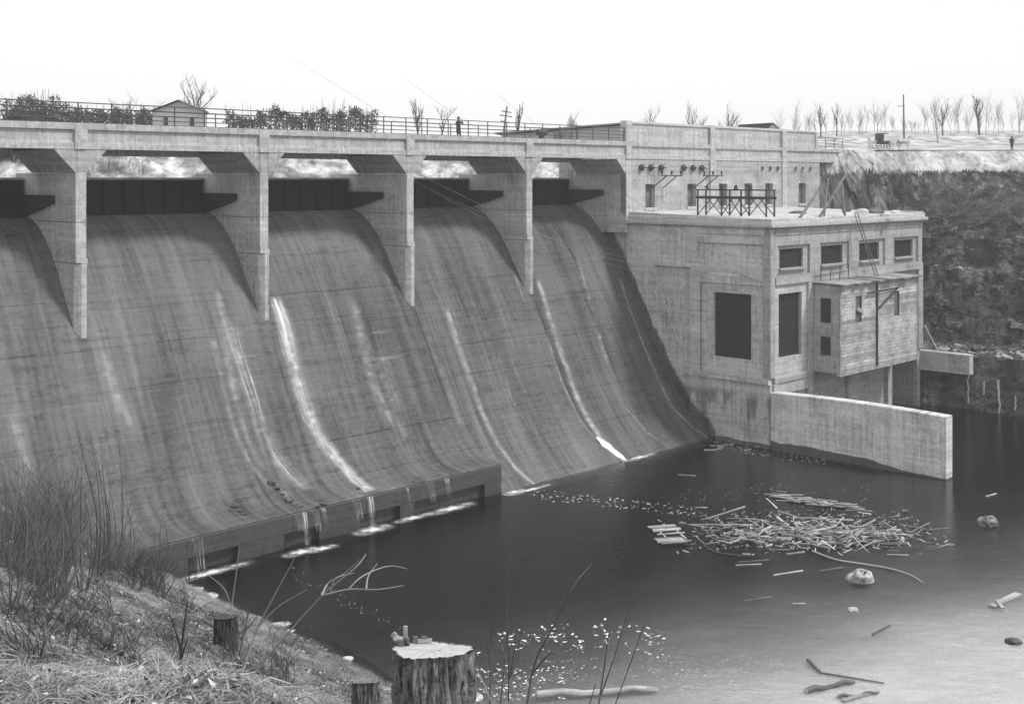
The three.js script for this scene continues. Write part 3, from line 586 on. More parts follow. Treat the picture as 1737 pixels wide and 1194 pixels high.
// ---------------------------------------------------------------- board shed built on to the powerhouse front
{
  const a = SP + 5.5, b = SP + 16.9, n0 = PN + .06, n1 = 14.05, y0 = -13.45, y1 = -7.35;
  const o = dthing('board_shed', 'weathered board enclosure hanging on the powerhouse front above the tailrace', 'shed', [(a + b) / 2, y0, 13]);
  const wins = [[a + 2.1, a + 3.0, -10.0, -8.26], [a + 7.75, a + 8.6, -10.0, -8.26]];
  const H = (y1 - y0) / 27;
  for (let i = 0; i < 27; i++) {
    const u0 = y0 + i * H + .008, u1 = y0 + (i + 1) * H - .008; let x = a;
    const cuts = [a, a + 5.05 + (h2(i, 4) - .5) * .02, b];
    for (let c = 0; c < 2; c++) {
      const segs = []; let from = cuts[c] + .01; const to = cuts[c + 1] - .01;
      for (const w of wins) if (w[0] > from && w[1] < to && u1 > w[2] && u0 < w[3]) { segs.push([from, w[0]]); from = w[1]; }
      segs.push([from, to]);
      for (const [p, q] of segs) part('plank', dbox(p, q, u0, u1, n1 - .05 + h2(i, c) * .012, n1 + h2(i, c + 9) * .012), M.wood[Math.floor(h2(i * 3, c + 2) * 3.3) % 4], o);
    }
  }
  part('inner_box', dbox(a + .1, b - .1, y0 + .1, y1 - .1, n0, n1 - .12), M.woodDark, o);
  part('corner_board', [dbox(b - .02, b + .1, y0 - .05, y1, n1 - .1, n1 + .05), dbox(a - .03, a + .12, y0 - .03, y1, n1 - .08, n1 + .04)], M.wood[1], o);
  part('bottom_sill', dbox(a - .05, b + .1, y0 - .14, y0 - .01, n1 - .25, n1 + .03), M.wood[1], o);
  part('floor', dbox(a, b, y0 - .1, y0 + .05, n0, n1 - .26), M.woodDark, o);
  // plastered side with two windows
  part('side_wall', toLeft(facePanel([[n0, y0], [n1 - .09, y0], [n1 - .09, y1], [n0, y1]], [[PN + .5, PN + 1.35, -10, -8.28], [PN + .5, PN + 1.33, -12.26, -10.93]], .1)).translate(a + .1, 0, 0), M.conc, o);
  for (const [u, v] of [[-10, -8.28], [-12.26, -10.93]]) { const w = part('window', toLeft(facePanel([[PN + .5, u], [PN + 1.35, u], [PN + 1.35, v], [PN + .5, v]], [[PN + .55, PN + 1.3, u + .05, v - .05]], .05)).translate(a + .12, 0, 0), M.woodDark, o); part('pane', dbox(a + .085, a + .095, u + .05, v - .05, PN + .55, PN + 1.3), M.glass, w); }
  part('end_wall', dbox(b - .02, b + .03, y0, y1, n0, n1 - .1), M.wood[1], o);
  // ragged board roof
  for (let i = 0; i < 19; i++) { const s = lerp(a - .25, b + .2, i / 19), w = (b - a + .45) / 19; part('roof_board', box(s + .01, s + w - .01, -.035, .035, -1.25, 1.25 + h2(i, 61) * .25).rotateX(.03).translate(0, y1 + .07 + EYE + h2(i, 8) * .05, 13.05), [M.wood[3], M.woodDark, M.wood[1], M.wood[3]][Math.floor(h2(i, 77) * 4)], o); }
  part('crane_post', [beam(DV(a + 5.1, y0 + .1, n1 + .08), DV(a + 5.1, y1 - .05, n1 + .08), .1, .1), beam(DV(a + 3.5, -8.1, n1 + .2), DV(a + 8.1, -8.0, n1 + .2), .1, .09), beam(DV(a + 5.15, -9.3, n1 + .14), DV(a + 7.9, -8.05, n1 + .2), .09, .08)], M.steel, o);
  part('hanging_slat', [0, 1, 2].map(i => box(-.45, .45, -.03, .03, -.02, .02).rotateZ(-.35).translate(a + 2.75, -9.35 + i * .09 + EYE, n1 + .05)), M.wood[2], o);
}
{ // guard rail, ladder, props about the shed roof
  const o = dthing('guard_rail', 'low timber guard rail on the edge of the board shed roof', 'railing', [SP + 7, -7.2, 12.6]);
  const q = [[5.75, 12.4], [6.9, 12.5], [8.2, 12.5], [9.6, 12.4]];
  for (const [t, n] of q) part('post', beam(DV(SP + t, -7.15, n), DV(SP + t + .1, -6.2, n), .06, .06), M.woodDark, o);
  part('rail', [beam(DV(SP + 5.8, -6.25, 12.46), DV(SP + 9.75, -6.15, 12.44), .05, .07), beam(DV(SP + 5.75, -6.75, 12.5), DV(SP + 9.7, -6.65, 12.46), .05, .06)], M.woodDark, o);
  const l = dthing('ladder', 'dark timber ladder leaning from the shed roof to the powerhouse roof', 'ladder', [SP + 11.8, -7.2, 12.8]);
  const A = DV(SP + 12.2, -7.15, 13.15), B = DV(SP + 10.3, -2.5, 12.5), off = V(.42, 0, 0);
  part('side_rail', beam(A, B, .06, .05), M.woodDark, l); part('side_rail', beam(A.clone().add(off), B.clone().add(off), .06, .05), M.woodDark, l);
  for (let i = 1; i < 15; i++) { const p = A.clone().lerp(B, i / 15); part('rung', rod(p, p.clone().add(off), .018, undefined, 5), M.woodDark, l); }
  const d = part('downpipe', rod(DV(SP + 18.1, -7.1, PN + .2), DV(SP + 18.1, -2.4, PN + .45), .03), M.rail, scene); reg(d, 'thin dark pipe running down past the last upper window of the powerhouse', 'pipe');
}
{ // cantilever beam and rail at the tailrace end
  const o = dthing('retaining_beam', 'short pale concrete beam bridging the gap to the rock shelf', 'beam', [SP + PT + .4, -15, 13.5]);
  part('beam', dbox(SP + PT + .02, SP + PT + .75, -15.2, -13.65, 11, 15.8, .05), M.concPale, o);
  const st = part('prop_stick', beam(W(SP + PT + .2, -13.6, 13.2), W(SP + PT - .1, -11.6, 12.2), .1, .1), M.wood[2], scene); reg(st, 'pale prop board leaning on the outer corner of the board shed', 'board');
}
// ---------------------------------------------------------------- roof steelwork, insulators, poles
{
  const o = dthing('switch_rack', 'low dark steel switch rack with cross bracing on the powerhouse roof', 'steel rack', [SP + 1.5, -2.7, 8]);
  const ns = [5.6, 7.6, 9.2, 11.2], s0 = SP + .75, s1 = SP + 1.75, yb = -2.72, ym = -1.35, yt = -.82;
  for (const s of [s0, s1]) for (const n of ns) part('post', beam(DV(s, yb + .1, n), DV(s, yt, n), .09, .09), M.steel, o);
  for (const s of [s0, s1]) { part('top_beam', beam(DV(s, yt, ns[0] - .1), DV(s, yt, ns[3] + .1), .07, .08), M.steel, o); part('deck_beam', beam(DV(s, ym, ns[0] - .15), DV(s, ym, ns[3] + .15), .1, .17), M.steel, o); }
  for (const s of [s0, s1]) for (let i = 0; i < 3; i++) part('brace', [beam(DV(s, yb + .15, ns[i]), DV(s, ym, lerp(ns[i], ns[i + 1], .6)), .05, .05), beam(DV(s, yb + .15, ns[i + 1]), DV(s, ym, lerp(ns[i + 1], ns[i], .6)), .05, .05)], M.steel, o);
  for (const n of ns) part('cross_tie', [beam(DV(s0, ym, n), DV(s1, ym, n), .07, .07), beam(DV(s0, yt, n), DV(s1, yt, n), .05, .05)], M.steel, o);
  for (let i = 0; i < 7; i++) part('insulator', new THREE.LatheGeometry([[0, 0], [.1, 0], [.12, .06], [.06, .1], [.12, .16], [.05, .22], [.08, .28], [0, .3]].map(p => new THREE.Vector2(...p)), 8).translate(lerp(s0, s1, i % 2), yt + .04 + EYE, lerp(6.4, 9.9, i / 6)), M.steel, o);
}
const tW = px => sOf(px, 0);
function bushing(px, group, label, pale) {
  const s = tW(px), y = pale ? .42 : .79, n = pale ? -1.2 : 0, o = dthing('wall_bushing', label, 'insulator', [s, y, n], group);
  part('bell', new THREE.LatheGeometry([[0, .34], [.07, .32], [.09, .2], [.25, .16], [.27, .1], [.12, .06], [.24, .01], [.1, -.05], [.1, -.3]].map(p => new THREE.Vector2(...p)), 14).rotateX(Math.PI / 2).translate(s, y + EYE, n), pale ? M.concPale : M.steel, o);
  part('terminal', rod(DV(s, y, n + .3), DV(s + .02, y - .05, n + .62), .03), M.steel, o);
}
for (const x of [1087, 1103, 1120.3]) bushing(x, 'dark bushings above the first doorway', 'dark bell shaped bushing in the wall above the doorway beside the spillway');
for (const x of [1158.4, 1174.4, 1189.3]) bushing(x, 'dark bushings above the second doorway', 'dark bell shaped bushing in the wall above the doorway behind the steel rack');
for (const x of [1401, 1415, 1430]) bushing(x, 'pale insulators in the open bay', 'pale insulator hanging in the dark open bay above the timber poles', true);
for (const [x0, x1, lab] of [[1101, 1137, 'dark iron bracket with two struts over the doorway beside the spillway'], [1173, 1206, 'dark iron bracket with two struts over the doorway behind the steel rack']]) {
  const a = tW(x0), b = tW(x1), o = dthing('wire_bracket', lab, 'bracket', [(a + b) / 2, -.3, .6], 'iron brackets on the panelled wall');
  part('bar', beam(DV(a, .18, 1.1), DV(b, .18, 1.1), .08, .08), M.steel, o);
  for (const t of [.25, .75]) part('strut', beam(DV(lerp(a, b, t) - .3, -.75, .02), DV(lerp(a, b, t), .16, 1.1), .06, .06), M.steel, o);
  for (let i = 0; i < 3; i++) part('pin_insulator', new THREE.LatheGeometry([[0, .36], [.08, .34], [.1, .24], [.05, .2], [.09, .12], [.03, .08], [.03, 0], [0, 0]].map(p => new THREE.Vector2(...p)), 8).translate(lerp(a, b, .05 + .45 * i), .2 + EYE, 1.1), M.steel, o);
}
{
  const stand = [[1357, 369, 1396, 312, 'thick'], [1391, 367, 1433, 299, 'thick'], [1398, 367, 1405, 302, 'thin'], [1434, 366, 1418, 325, 'thin'], [1434, 366, 1428, 302, 'thin']];
  stand.forEach(([x0, y0, x1, y1, k], i) => {
    const zb = 2.72 * F / (y0 - CY) > 120 ? 100 : 2.72 * F / (y0 - CY), a = P(x0, y0, zb); a.y = EYE - 2.74; const b = P(x1, y1, zb + 3);
    const m = part('timber_pole', beam(a, b, k === 'thick' ? .2 : .12, k === 'thick' ? .16 : .1), M.woodDark, scene);
    reg(m, k === 'thick' ? 'thick dark pole slanting up from the powerhouse roof to the open bay' : 'thin dark pole propped on the powerhouse roof before the open bay', 'pole', 'poles leaning towards the open bay' + (k === 'thick' ? '' : ', thin'));
  });
  const br = thing('barrel', 'small dark barrel standing at the field end of the powerhouse roof', 'barrel', P(1437, 363, 97).setY(EYE - 2.62));
  part('body', new THREE.LatheGeometry([[0, 0], [.3, 0], [.37, .35], [.4, .75], [.36, .75], [.33, .1], [0, .1]].map(p => new THREE.Vector2(...p)), 12), M.woodDark, br);
  [[1352, 366, .9, .2], [1462, 362, .7, .35], [1485, 359, .8, .4], [1520, 362, .5, .25]].forEach(([x, y, w, h], i) => {
    const g = new THREE.IcosahedronGeometry(.5, 2), p = g.attributes.position; for (let k = 0; k < p.count; k++) { const f = 1 + .5 * (vn(p.getX(k) * 3 + i, p.getY(k) * 3 + p.getZ(k) * 3) - .5); p.setXYZ(k, p.getX(k) * f * w * 1.6, Math.max(0, p.getY(k) * f * h * 2), p.getZ(k) * f * w); }
    g.computeVertexNormals(); const c = P(x, y, 93); c.y = EYE - 2.66; g.translate(c.x, c.y, c.z);
    reg(part('rubble_heap', g, i % 2 ? M.concPale : M.rockDark, scene), i % 2 ? 'pale heap of mortar sacks left on the powerhouse roof' : 'dark heap of rubbish left on the powerhouse roof', 'heap', 'heaps on the powerhouse roof ' + (i % 2 ? 'pale' : 'dark'));
  });
}
// ---------------------------------------------------------------- running water
function streamTex(seedv, dens) { return tex(256, 512, (u, v) => { const e = (1 - Math.abs(u * 2 - 1) ** 2.2) * sm(0, .05, v), f = fbm(u * 26 + seedv, v * 2.2, 3), g = fbm(u * 60 + seedv, v * 9, 2); return clamp(e * (sm(.66 - dens, .95 - dens * .4, f) * .75 + .5 * Math.max(0, g - .5)) * (.35 + .9 * vn(v * 17, seedv) * (.5 + vn(u * 9, v * 40)))); }, true); }
const foamMat = (s, d, o = {}) => new THREE.MeshStandardMaterial({ color: G(.85), roughness: .6, alphaMap: streamTex(s, d), transparent: true, side: THREE.DoubleSide, ...o });
const streamMats = [foamMat(1, .34), foamMat(9, .2), foamMat(21, .12)];
[[0, .5, 0, 'broad white stream of water running down below the second pier'], [3, .5, 2, 'wide thin sheet of trickles beside the broad white stream'], [7, .16, 1, 'narrow white trickle ending by the right end of the apron'], [10, .28, 1, 'white trickle below the pier next to the powerhouse'], [14, .1, 1, 'thin trickle following the dark stained powerhouse wall']].forEach(([i, w, mi, label]) => {
  const q = streaks[i].q, d0 = q[0][1], d1 = q[q.length - 1][1], N = 40;
  const g = grid(4, N, (a, j) => { const d = lerp(d0, d1, j / N), s = stS(q, Math.min(d1 - 1e-4, Math.max(d0 + 1e-4, d))), ww = w * (.75 + .5 * vn(d * 1.3, i)); return spillPoint(s + (a / 4 * 2 - 1) * ww, d, .035 + (a > 0 && a < 4 ? .015 : 0)); }, (a, j) => [a / 4, j / N]);
  const o = dthing('water_trickle', label, 'water', [q[0][0], -18, 0]); part('stream', g, streamMats[mi], o, true);
});
{ // ice-white wedge of water at the toe
  const a = spillHit(1012, 742), b = spillHit(1060, 781), g = grid(4, 16, (i, j) => { const t = j / 16, s = lerp(a[0], b[0], t), d = lerp(a[1], b[1], t), w = .34 * Math.sin(Math.PI * clamp(t * .8 + .12)) * (.7 + .6 * vn(t * 6, 3)); return spillPoint(s + (i / 4 * 2 - 1) * w, d, .05 + .04 * Math.sin(i / 4 * Math.PI)); });
  const o = dthing('water_trickle', 'bright white tongue of foam at the waterline below the last bay', 'water', [a[0], -18, 6]); part('stream', g, mat(.8, .7), o);
}
[[512, 872, 937, 12, 0], [545, 862, 903, 9, 1], [500, 868, 900, 16, 2], [530, 864, 900, 18, 2], [624, 832, 902, 15, 0], [600, 842, 880, 22, 2], [688, 818, 872, 5, 1], [755, 806, 858, 12, 1], [725, 812, 850, 18, 2], [330, 918, 975, 26, 2]].forEach(([x, y0, y1, w, mi], i) => {
  const s = sOf(x, 7.05), z = zOf(s, 7.05), hw = w / F * z * .5 / .85, N = 14;
  const g = grid(4, N, (a, j) => { const t = j / N, y = lerp(-16.34, Math.max(-17.98, yOf(y1, z)), t); return DV(s + (a / 4 * 2 - 1) * hw * (1 - .25 * t) + .1 * t, y, 7.09 + .28 * Math.sqrt(t) + .02 * (a % 2)); }, (a, j) => [a / 4, j / N * .5]);
  const o = dthing('water_fall', mi === 0 ? 'bright narrow fall of water spilling over the apron step into foam' : mi === 1 ? 'thin thread of water spilling over the apron step' : 'faint veil of water wetting the apron step', 'waterfall', [s, -18, 7.2], 'falls over the apron step ' + mi);
  part('fall', g, streamMats[mi], o, true);
});
const foamTex = tex(256, 128, (u, v) => { const x = u * 2 - 1, y = v * 2 - 1, e = clamp(1 - x * x) ** 1.5 * Math.exp(-y * y * 5) * sm(1, .75, Math.abs(y)); return clamp(e * (.25 + .95 * sm(.25, .8, fbm(u * 14, v * 5, 4)))); }, true);
M.foam = new THREE.MeshStandardMaterial({ color: G(.85), roughness: .7, alphaMap: foamTex, transparent: true });
[[510, 938, 42, 13], [547, 932, 34, 10], [632, 900, 46, 15], [700, 880, 46, 9], [765, 864, 60, 11], [352, 974, 95, 13], [1085, 777, 46, 6], [900, 832, 60, 5], [872, 836, 30, 8]].forEach(([x, y, w, h], i) => {
  const c = onWater(x, y), z = -c.z, ww = w / F * z * 2.1, hh = Math.max(.7, h / F * z * z / EYE * 1.15);
  const g = new THREE.PlaneGeometry(1, 1, 8, 4).rotateX(-Math.PI / 2); const p = g.attributes.position; for (let k = 0; k < p.count; k++) p.setY(k, .03 + .02 * vn(p.getX(k) * 9 + i, p.getZ(k) * 9));
  g.scale(ww, 1, hh).rotateY(TH).translate(c.x, .01, c.z);
  reg(part('foam_patch', g, M.foam, scene, true), 'white churned foam lying on the water along the foot of the dam', 'foam', 'foam patches along the dam foot');
});
{ // drifting foam flecks
  const shp = new THREE.Shape(); for (let k = 0; k < 9; k++) { const a = k / 9 * Math.PI * 2, r = .5 * (.75 + .5 * h2(k, 3)); shp[k ? 'lineTo' : 'moveTo'](r * Math.cos(a) * 1.3, r * Math.sin(a)); }
  const fg = new THREE.ExtrudeGeometry(shp, { depth: .12, bevelEnabled: true, bevelThickness: .06, bevelSize: .08, bevelSegments: 1 }).rotateX(-Math.PI / 2).scale(K, K * .3, K);
  const list = [];
  const put = (x, y, s) => { const c = onWater(x, y); list.push([c.x, c.z, s]); };
  for (let k = 0; k < 330; k++) { const t = rnd(), x = 815 + t * 320 + rr(-20, 20), y = 1112 - 36 * Math.sin(t * 2.6) + (rnd() + rnd() - 1) * 34; if (fbm(x * .03, y * .06, 3) > .42) put(x, y, .02 + .11 * rnd() ** 2.5); }
  for (let k = 0; k < 260; k++) put(rr(900, 1330), 1135 + (rnd() + rnd() - 1) * 40, rr(.015, .05));
  for (let k = 0; k < 160; k++) put(rr(800, 960), rr(1130, 1188), rr(.02, .08));
  for (let k = 0; k < 120; k++) { const t = rnd(); put(1200 + t * 200, 748 + t * 55 - 20 * t * t + rr(-5, 5), rr(.03, .08)); }
  for (let k = 0; k < 160; k++) { const t = rnd(); put(900 + t * 280, 838 + t * 55 - 25 * t + rr(-9, 9), rr(.03, .09)); }
  for (let k = 0; k < 55; k++) { const t = rnd(); put(480 + t * 200, 960 + t * 130 + rr(-10, 10) - 30 * t * t, rr(.015, .05)); }
  for (let k = 0; k < 200; k++) put(rr(1150, 1480), rr(820, 900), rr(.02, .06));
  const im = new THREE.InstancedMesh(fg, mat(.8, .8), list.length), m4 = new THREE.Matrix4(), q = new THREE.Quaternion();
  list.forEach(([x, z, s], k) => { q.setFromAxisAngle(V(0, 1, 0), k * 1.7); m4.compose(V(x * K, .005, z * K), q, V(s * 1.2, s * .5, s * .6)); im.setMatrixAt(k, m4); });
  im.name = 'foam_flecks'; im.castShadow = im.receiveShadow = true; scene.add(im); reg(im, 'scattered white foam flecks drifting on the dark pool', 'foam', null, 'stuff');
}
// ---------------------------------------------------------------- driftwood
const boards = [new THREE.BoxGeometry(1, .06, .14), new THREE.BoxGeometry(1, .09, .1), new THREE.BoxGeometry(1, .04, .2), new THREE.CylinderGeometry(.05, .035, 1, 6).rotateZ(Math.PI / 2)].map(g => g.scale(K, K, K));
boards.forEach(g => { const p = g.attributes.position, uv = g.attributes.uv; for (let i = 0; i < p.count; i++) uv.setXY(i, p.getX(i) * .8, p.getZ(i) + p.getY(i)); });
function stick(name, label, cat, group, c, len, yaw, lift = .02, tilt = 0, kind = 0, m = M.drift[0], wide = 1) {
  const o = new THREE.Mesh(boards[kind], m); o.name = numbered(name); o.castShadow = o.receiveShadow = true;
  o.position.set(c.x * K, (c.y + lift) * K, c.z * K); o.rotation.set(0, yaw, tilt); o.scale.set(len, wide, wide); scene.add(o); return reg(o, label, cat, group);
}
function stickPx(x0, y0, x1, y1, name, label, cat, group, opt = {}) {
  const a = onWater(x0, y0), b = onWater(x1, y1), c = a.clone().add(b).multiplyScalar(.5), d = b.clone().sub(a);
  return stick(name, label, cat, group, c, d.length(), Math.atan2(-d.z, d.x), opt.lift ?? .03, opt.tilt ?? 0, opt.kind ?? 0, opt.m ?? M.drift[0], opt.w ?? 1);
}
const DL_ = ['weathered board floating in the raft of driftwood', 'driftwood boards in the floating raft'];
for (let k = 0; k < 270; k++) {
  const t = rnd() + rnd() + rnd() - 1.5, x = 1375 + t * 180, y = 905 + (rnd() + rnd() - 1) * 34 + (x - 1375) * .012;
  const c = onWater(x, y), u = rnd(), len = rr(.35, 1.6) * (u > .9 ? 1.6 : 1), yaw = (rnd() + rnd() - 1) * 1.5 + (rnd() < .25 ? 1.4 : 0);
  stick('driftwood_board', DL_[0], 'driftwood', DL_[1], c, len, yaw, rr(-.02, .2) * (1 - Math.abs(t)), rr(-.22, .22), Math.floor(rnd() * 4), M.drift[Math.floor(rnd() * 4)], rr(.35, .85));
}
for (let k = 0; k < 55; k++) { const t = rnd(), x = 1310 + t * 150, y = 841 + t * 24 + rr(-7, 7) * (1 - t * .6), c = onWater(x, y); stick('driftwood_board', 'pale slat in the smaller wedge of driftwood near the training wall', 'driftwood', 'slats in the smaller driftwood wedge', c, rr(.6, 1.7), rr(-.75, .1), rr(.01, .12), 0, Math.floor(rnd() * 3), M.drift[Math.floor(rnd() * 4)], rr(.3, .65)); }
for (let k = 0; k < 26; k++) { const c = onWater(rr(1205, 1285), rr(745, 764)); stick('driftwood_board', 'scrap of wood caught in the corner between spillway and powerhouse', 'driftwood', 'scraps in the spillway corner', c, rr(.3, 1.1), rr(-1, 1), rr(0, .1), rr(-.1, .1), Math.floor(rnd() * 4), M.drift[Math.floor(rnd() * 4)], rr(.5, 1)); }
[[1168, 891, 1278, 891, 'long pale plank reaching from the driftwood raft towards the broken pallet'], [1198, 881, 1264, 860, 'straight pale plank slanting away above the driftwood raft'], [1490, 906, 1550, 909, 'pale plank sticking out of the field side of the driftwood raft'], [1222, 918, 1282, 911, 'lone pale plank lying off the near edge of the driftwood raft'], [1248, 960, 1292, 958, 'short plank drifting on its own below the raft'], [1252, 955, 1305, 951, 'thin dark plank drifting beside a short pale one'], [1312, 977, 1362, 969, 'pale forked plank drifting between raft and boulder'], [1390, 970, 1430, 964, 'dim plank just off the large boulder'], [1505, 942, 1542, 943, 'short plank drifting clear of the raft end'], [1500, 888, 1522, 901, 'short upended plank at the raft end'], [1300, 846, 1318, 863, 'short dark edged plank above the raft'], [1262, 1021, 1308, 1014, 'pale stick lying in the shallows'], [1345, 1026, 1366, 1025, 'pale chip of wood in the shallows'], [1150, 806, 1180, 808, 'thin stick floating near the spillway toe'], [1673, 843, 1690, 838, 'bright wood block floating beyond the training wall'], [1480, 1078, 1510, 1062, 'dark stick lying on the pale shoal'], [1180, 862, 1200, 862, 'thin pale stick between pallet and spillway'], [1335, 941, 1365, 937, 'pale plank under the raft edge']].forEach(([a, b, c, d, l], i) => stickPx(a, b, c, d, 'floating_plank', l, 'plank', null, { kind: i % 2, m: i === 5 || i === 15 ? M.woodDark : M.drift[[0, 1, 3, 2][i % 4]], w: .65 }));
{ // chips and bark between the boards
  const cg = new THREE.BoxGeometry(1, .3, .35).scale(.16 * K, .16 * K, .16 * K), N = 900, im = new THREE.InstancedMesh(cg, mat(.3, .95), N), m4 = new THREE.Matrix4(), q = new THREE.Quaternion(), c = new THREE.Color();
  for (let k = 0; k < N; k++) { const t = rnd() + rnd() + rnd() - 1.5, x = 1372 + t * 200, y = 903 + (rnd() + rnd() - 1) * 40, p = onWater(x, y), v = .25 + 2 * rnd() ** 2; q.setFromEuler(new THREE.Euler(rr(-.4, .4), rr(0, 6.28), rr(-.4, .4))); m4.compose(V(p.x * K, rr(-.01, .12) * (1 - Math.abs(t) * .6), p.z * K), q, V(rr(.5, 2.6), rr(.3, 1), rr(.3, 1))); im.setMatrixAt(k, m4); im.setColorAt(k, c.setRGB(v, v, v)); }
  im.name = 'wood_chips'; im.castShadow = im.receiveShadow = true; scene.add(im); reg(im, 'bark and splinters filling the floating driftwood raft', 'driftwood', null, 'stuff');
}
{ // broken pallet
  const o = thing('broken_pallet', 'broken slatted pallet floating away from the driftwood raft', 'pallet', onWater(1135, 910));
  o.rotation.y = TH * .25;
  const rail_ = (x, z0, z1) => part('rail', box(x - .05, x + .05, .02, .12, z0, z1), M.drift[0], o);
  rail_(-.35, -1.6, 1.4); rail_(.75, -1.9, 1.0);
  o.scale.setScalar(.82);
  [-1.8, -1.55, -1.3, -1.05, -.8, -.1, .75, 1.0, 1.25, 1.5, 1.75].forEach((z, i) => part('slat', box(-.75 + (i > 5 ? -.45 : 0), 1.05 + (i > 5 ? -.55 : 0), .12, .17, z - .09, z + .09).rotateY(rr(-.06, .06)), M.drift[i % 4], o));
}
{ // curved pole by the boulder, bowed twig
  const q = [[1378, 937], [1420, 952], [1470, 960], [1510, 967], [1545, 978], [1566, 991]].map(p => onWater(...p).setY(.06)), t = new Tubes(); t.add(new THREE.CatmullRomCurve3(q).getPoints(24), .05, .035, 6);
  reg(part('bent_pole', t.geo(), M.drift[3], scene, true), 'long bent pole floating from the raft past the large boulder', 'pole');
  const t2 = new Tubes(); t2.add(new THREE.CatmullRomCurve3([[1195, 927], [1215, 938], [1250, 943], [1280, 944]].map(p => onWater(...p).setY(.04))).getPoints(12), .04, .02, 5);
  reg(part('bent_twig', t2.geo(), M.drift[2], scene, true), 'thin bowed twig floating near the pallet', 'twig');
  const a = onWater(1238, 747), b = P(1301, 708, zOf(SP, 11.3) - .3), m = part('leaning_stick', beam(a.setY(.05), b, .08, .06), M.drift[0], scene); reg(m, 'pale stick leaning against the base wall in the spillway corner', 'stick');
  const pw = part('leaning_pole', rod(DV(SP - .1, -6.3, 2.2).applyAxisAngle(V(0, 1, 0), 0), DV(SP - .55, -11.9, 5.05), .045), M.drift[3], (() => { const o = dthing('wall_pole', 'thin pale pole leaning across the sunk panel of the powerhouse wall', 'pole', [SP, -12, 5]); return o; })());
}
function stoneGeo(i, a, b, c, rough = .5) { const g = new THREE.IcosahedronGeometry(1, 4), p = g.attributes.position; for (let k = 0; k < p.count; k++) { const x = p.getX(k), y = p.getY(k), z = p.getZ(k), f = 1 + rough * (fbm(x * 1.6 + i * 9, y * 1.6 + z * 1.3 + 4, 4) - .5) * 1.6; p.setXYZ(k, x * f * a, y * f * b, z * f * c); } g.computeVertexNormals(); return g; }
[[1462, 985, .62, .5, .5, 'large pale boulder breaking the water below the driftwood raft', M.rockPale], [1677, 890, .52, .4, .45, 'round dark boulder in the pool beyond the training wall', M.rock], [1447, 1036, .22, .12, .18, 'small pale stone in the shallows below the large boulder', M.rockPale], [1535, 868, .16, .1, .14, 'small dark stone awash near the training wall', M.rock], [1720, 1090, .3, .14, .25, 'dark stone on the pale shoal', M.rockDark]].forEach(([x, y, a, b, c, l, m], i) => { const p = onWater(x, y); reg(part('boulder', stoneGeo(i, a, b, c).translate(p.x, p.y + b * .15, p.z), m, scene), l, 'boulder'); });
[[0, 1012, 1177, 4.2, .15, .12, 'stripped pale log lying at the near water edge below the shrubs'], [0, 1408, 1166, 2.1, .11, .42, 'short dark log lying on the pale shoal'], [0, 1455, 1180, 1.6, .06, .25, 'thin dark pole on the pale shoal beside the short log']].forEach(([_, x, y, L, r, yaw, l], i) => {
  const t = new Tubes(), c = onWater(x, y), d = V(Math.cos(yaw), 0, -Math.sin(yaw)), pts = []; for (let k = 0; k <= 10; k++) pts.push(c.clone().addScaledVector(d, (k / 10 - .5) * L).add(V(0, r * .4 + .05 * Math.sin(k), .04 * Math.sin(k * 2.1 + i)))); t.add(pts, r, r * .7, 9);
  const o = thing('log', l, 'log', V(0, 0, 0)); part('trunk', t.geo(), i ? M.woodDark : M.drift[0], o);
  for (const e of [0, 10]) part('cut_end', new THREE.SphereGeometry(e ? r * .7 : r, 9, 6).scale(.4, 1, 1).rotateY(yaw).translate(pts[e].x, pts[e].y, pts[e].z), M.drift[3], o);
});
stickPx(1683, 1030, 1728, 1008, 'stranded_plank', 'broken plank frame stranded on the pale shoal', 'plank', null, { kind: 2, w: 1.6 });
stickPx(1690, 1022, 1702, 1036, 'stranded_plank', 'short cross piece on the broken plank frame of the shoal', 'plank', null, { kind: 0, lift: .1 });
stickPx(1370, 1120, 1390, 1140, 'stranded_plank', 'dark splintered stick near the short log', 'plank', null, { kind: 1, m: M.woodDark });
stickPx(1390, 1142, 1500, 1160, 'stranded_plank', 'thin sunken stick slanting past the short log', 'plank', null, { kind: 3, m: M.drift[2], w: .7 });
stickPx(1430, 1190, 1490, 1172, 'stranded_plank', 'flat pale board at the near edge of the shoal', 'plank', null, { kind: 2, m: M.drift[1] });

// broken concrete where the apron edge has spalled
[[460, 819, .2], [468, 828, .14], [478, 838, .1], [488, 848, .2], [497, 855, .16], [508, 861, .1], [548, 856, .16], [538, 861, .1], [607, 829, .12], [404, 866, .14], [396, 858, .18], [412, 872, .12]].forEach(([x, y, r], i) => { const [ps, pd] = spillHit(x, y), q = spillPoint(ps, pd, .02), w = W(q.x, q.y - EYE, q.z); reg(part('broken_concrete', stoneGeo(70 + i, r * 1.3, r * .6, r, .8).translate(w.x, w.y, w.z), M.rockDark, scene), 'dark lump of broken concrete lying near the apron edge', 'rubble', 'broken concrete on the apron'); });
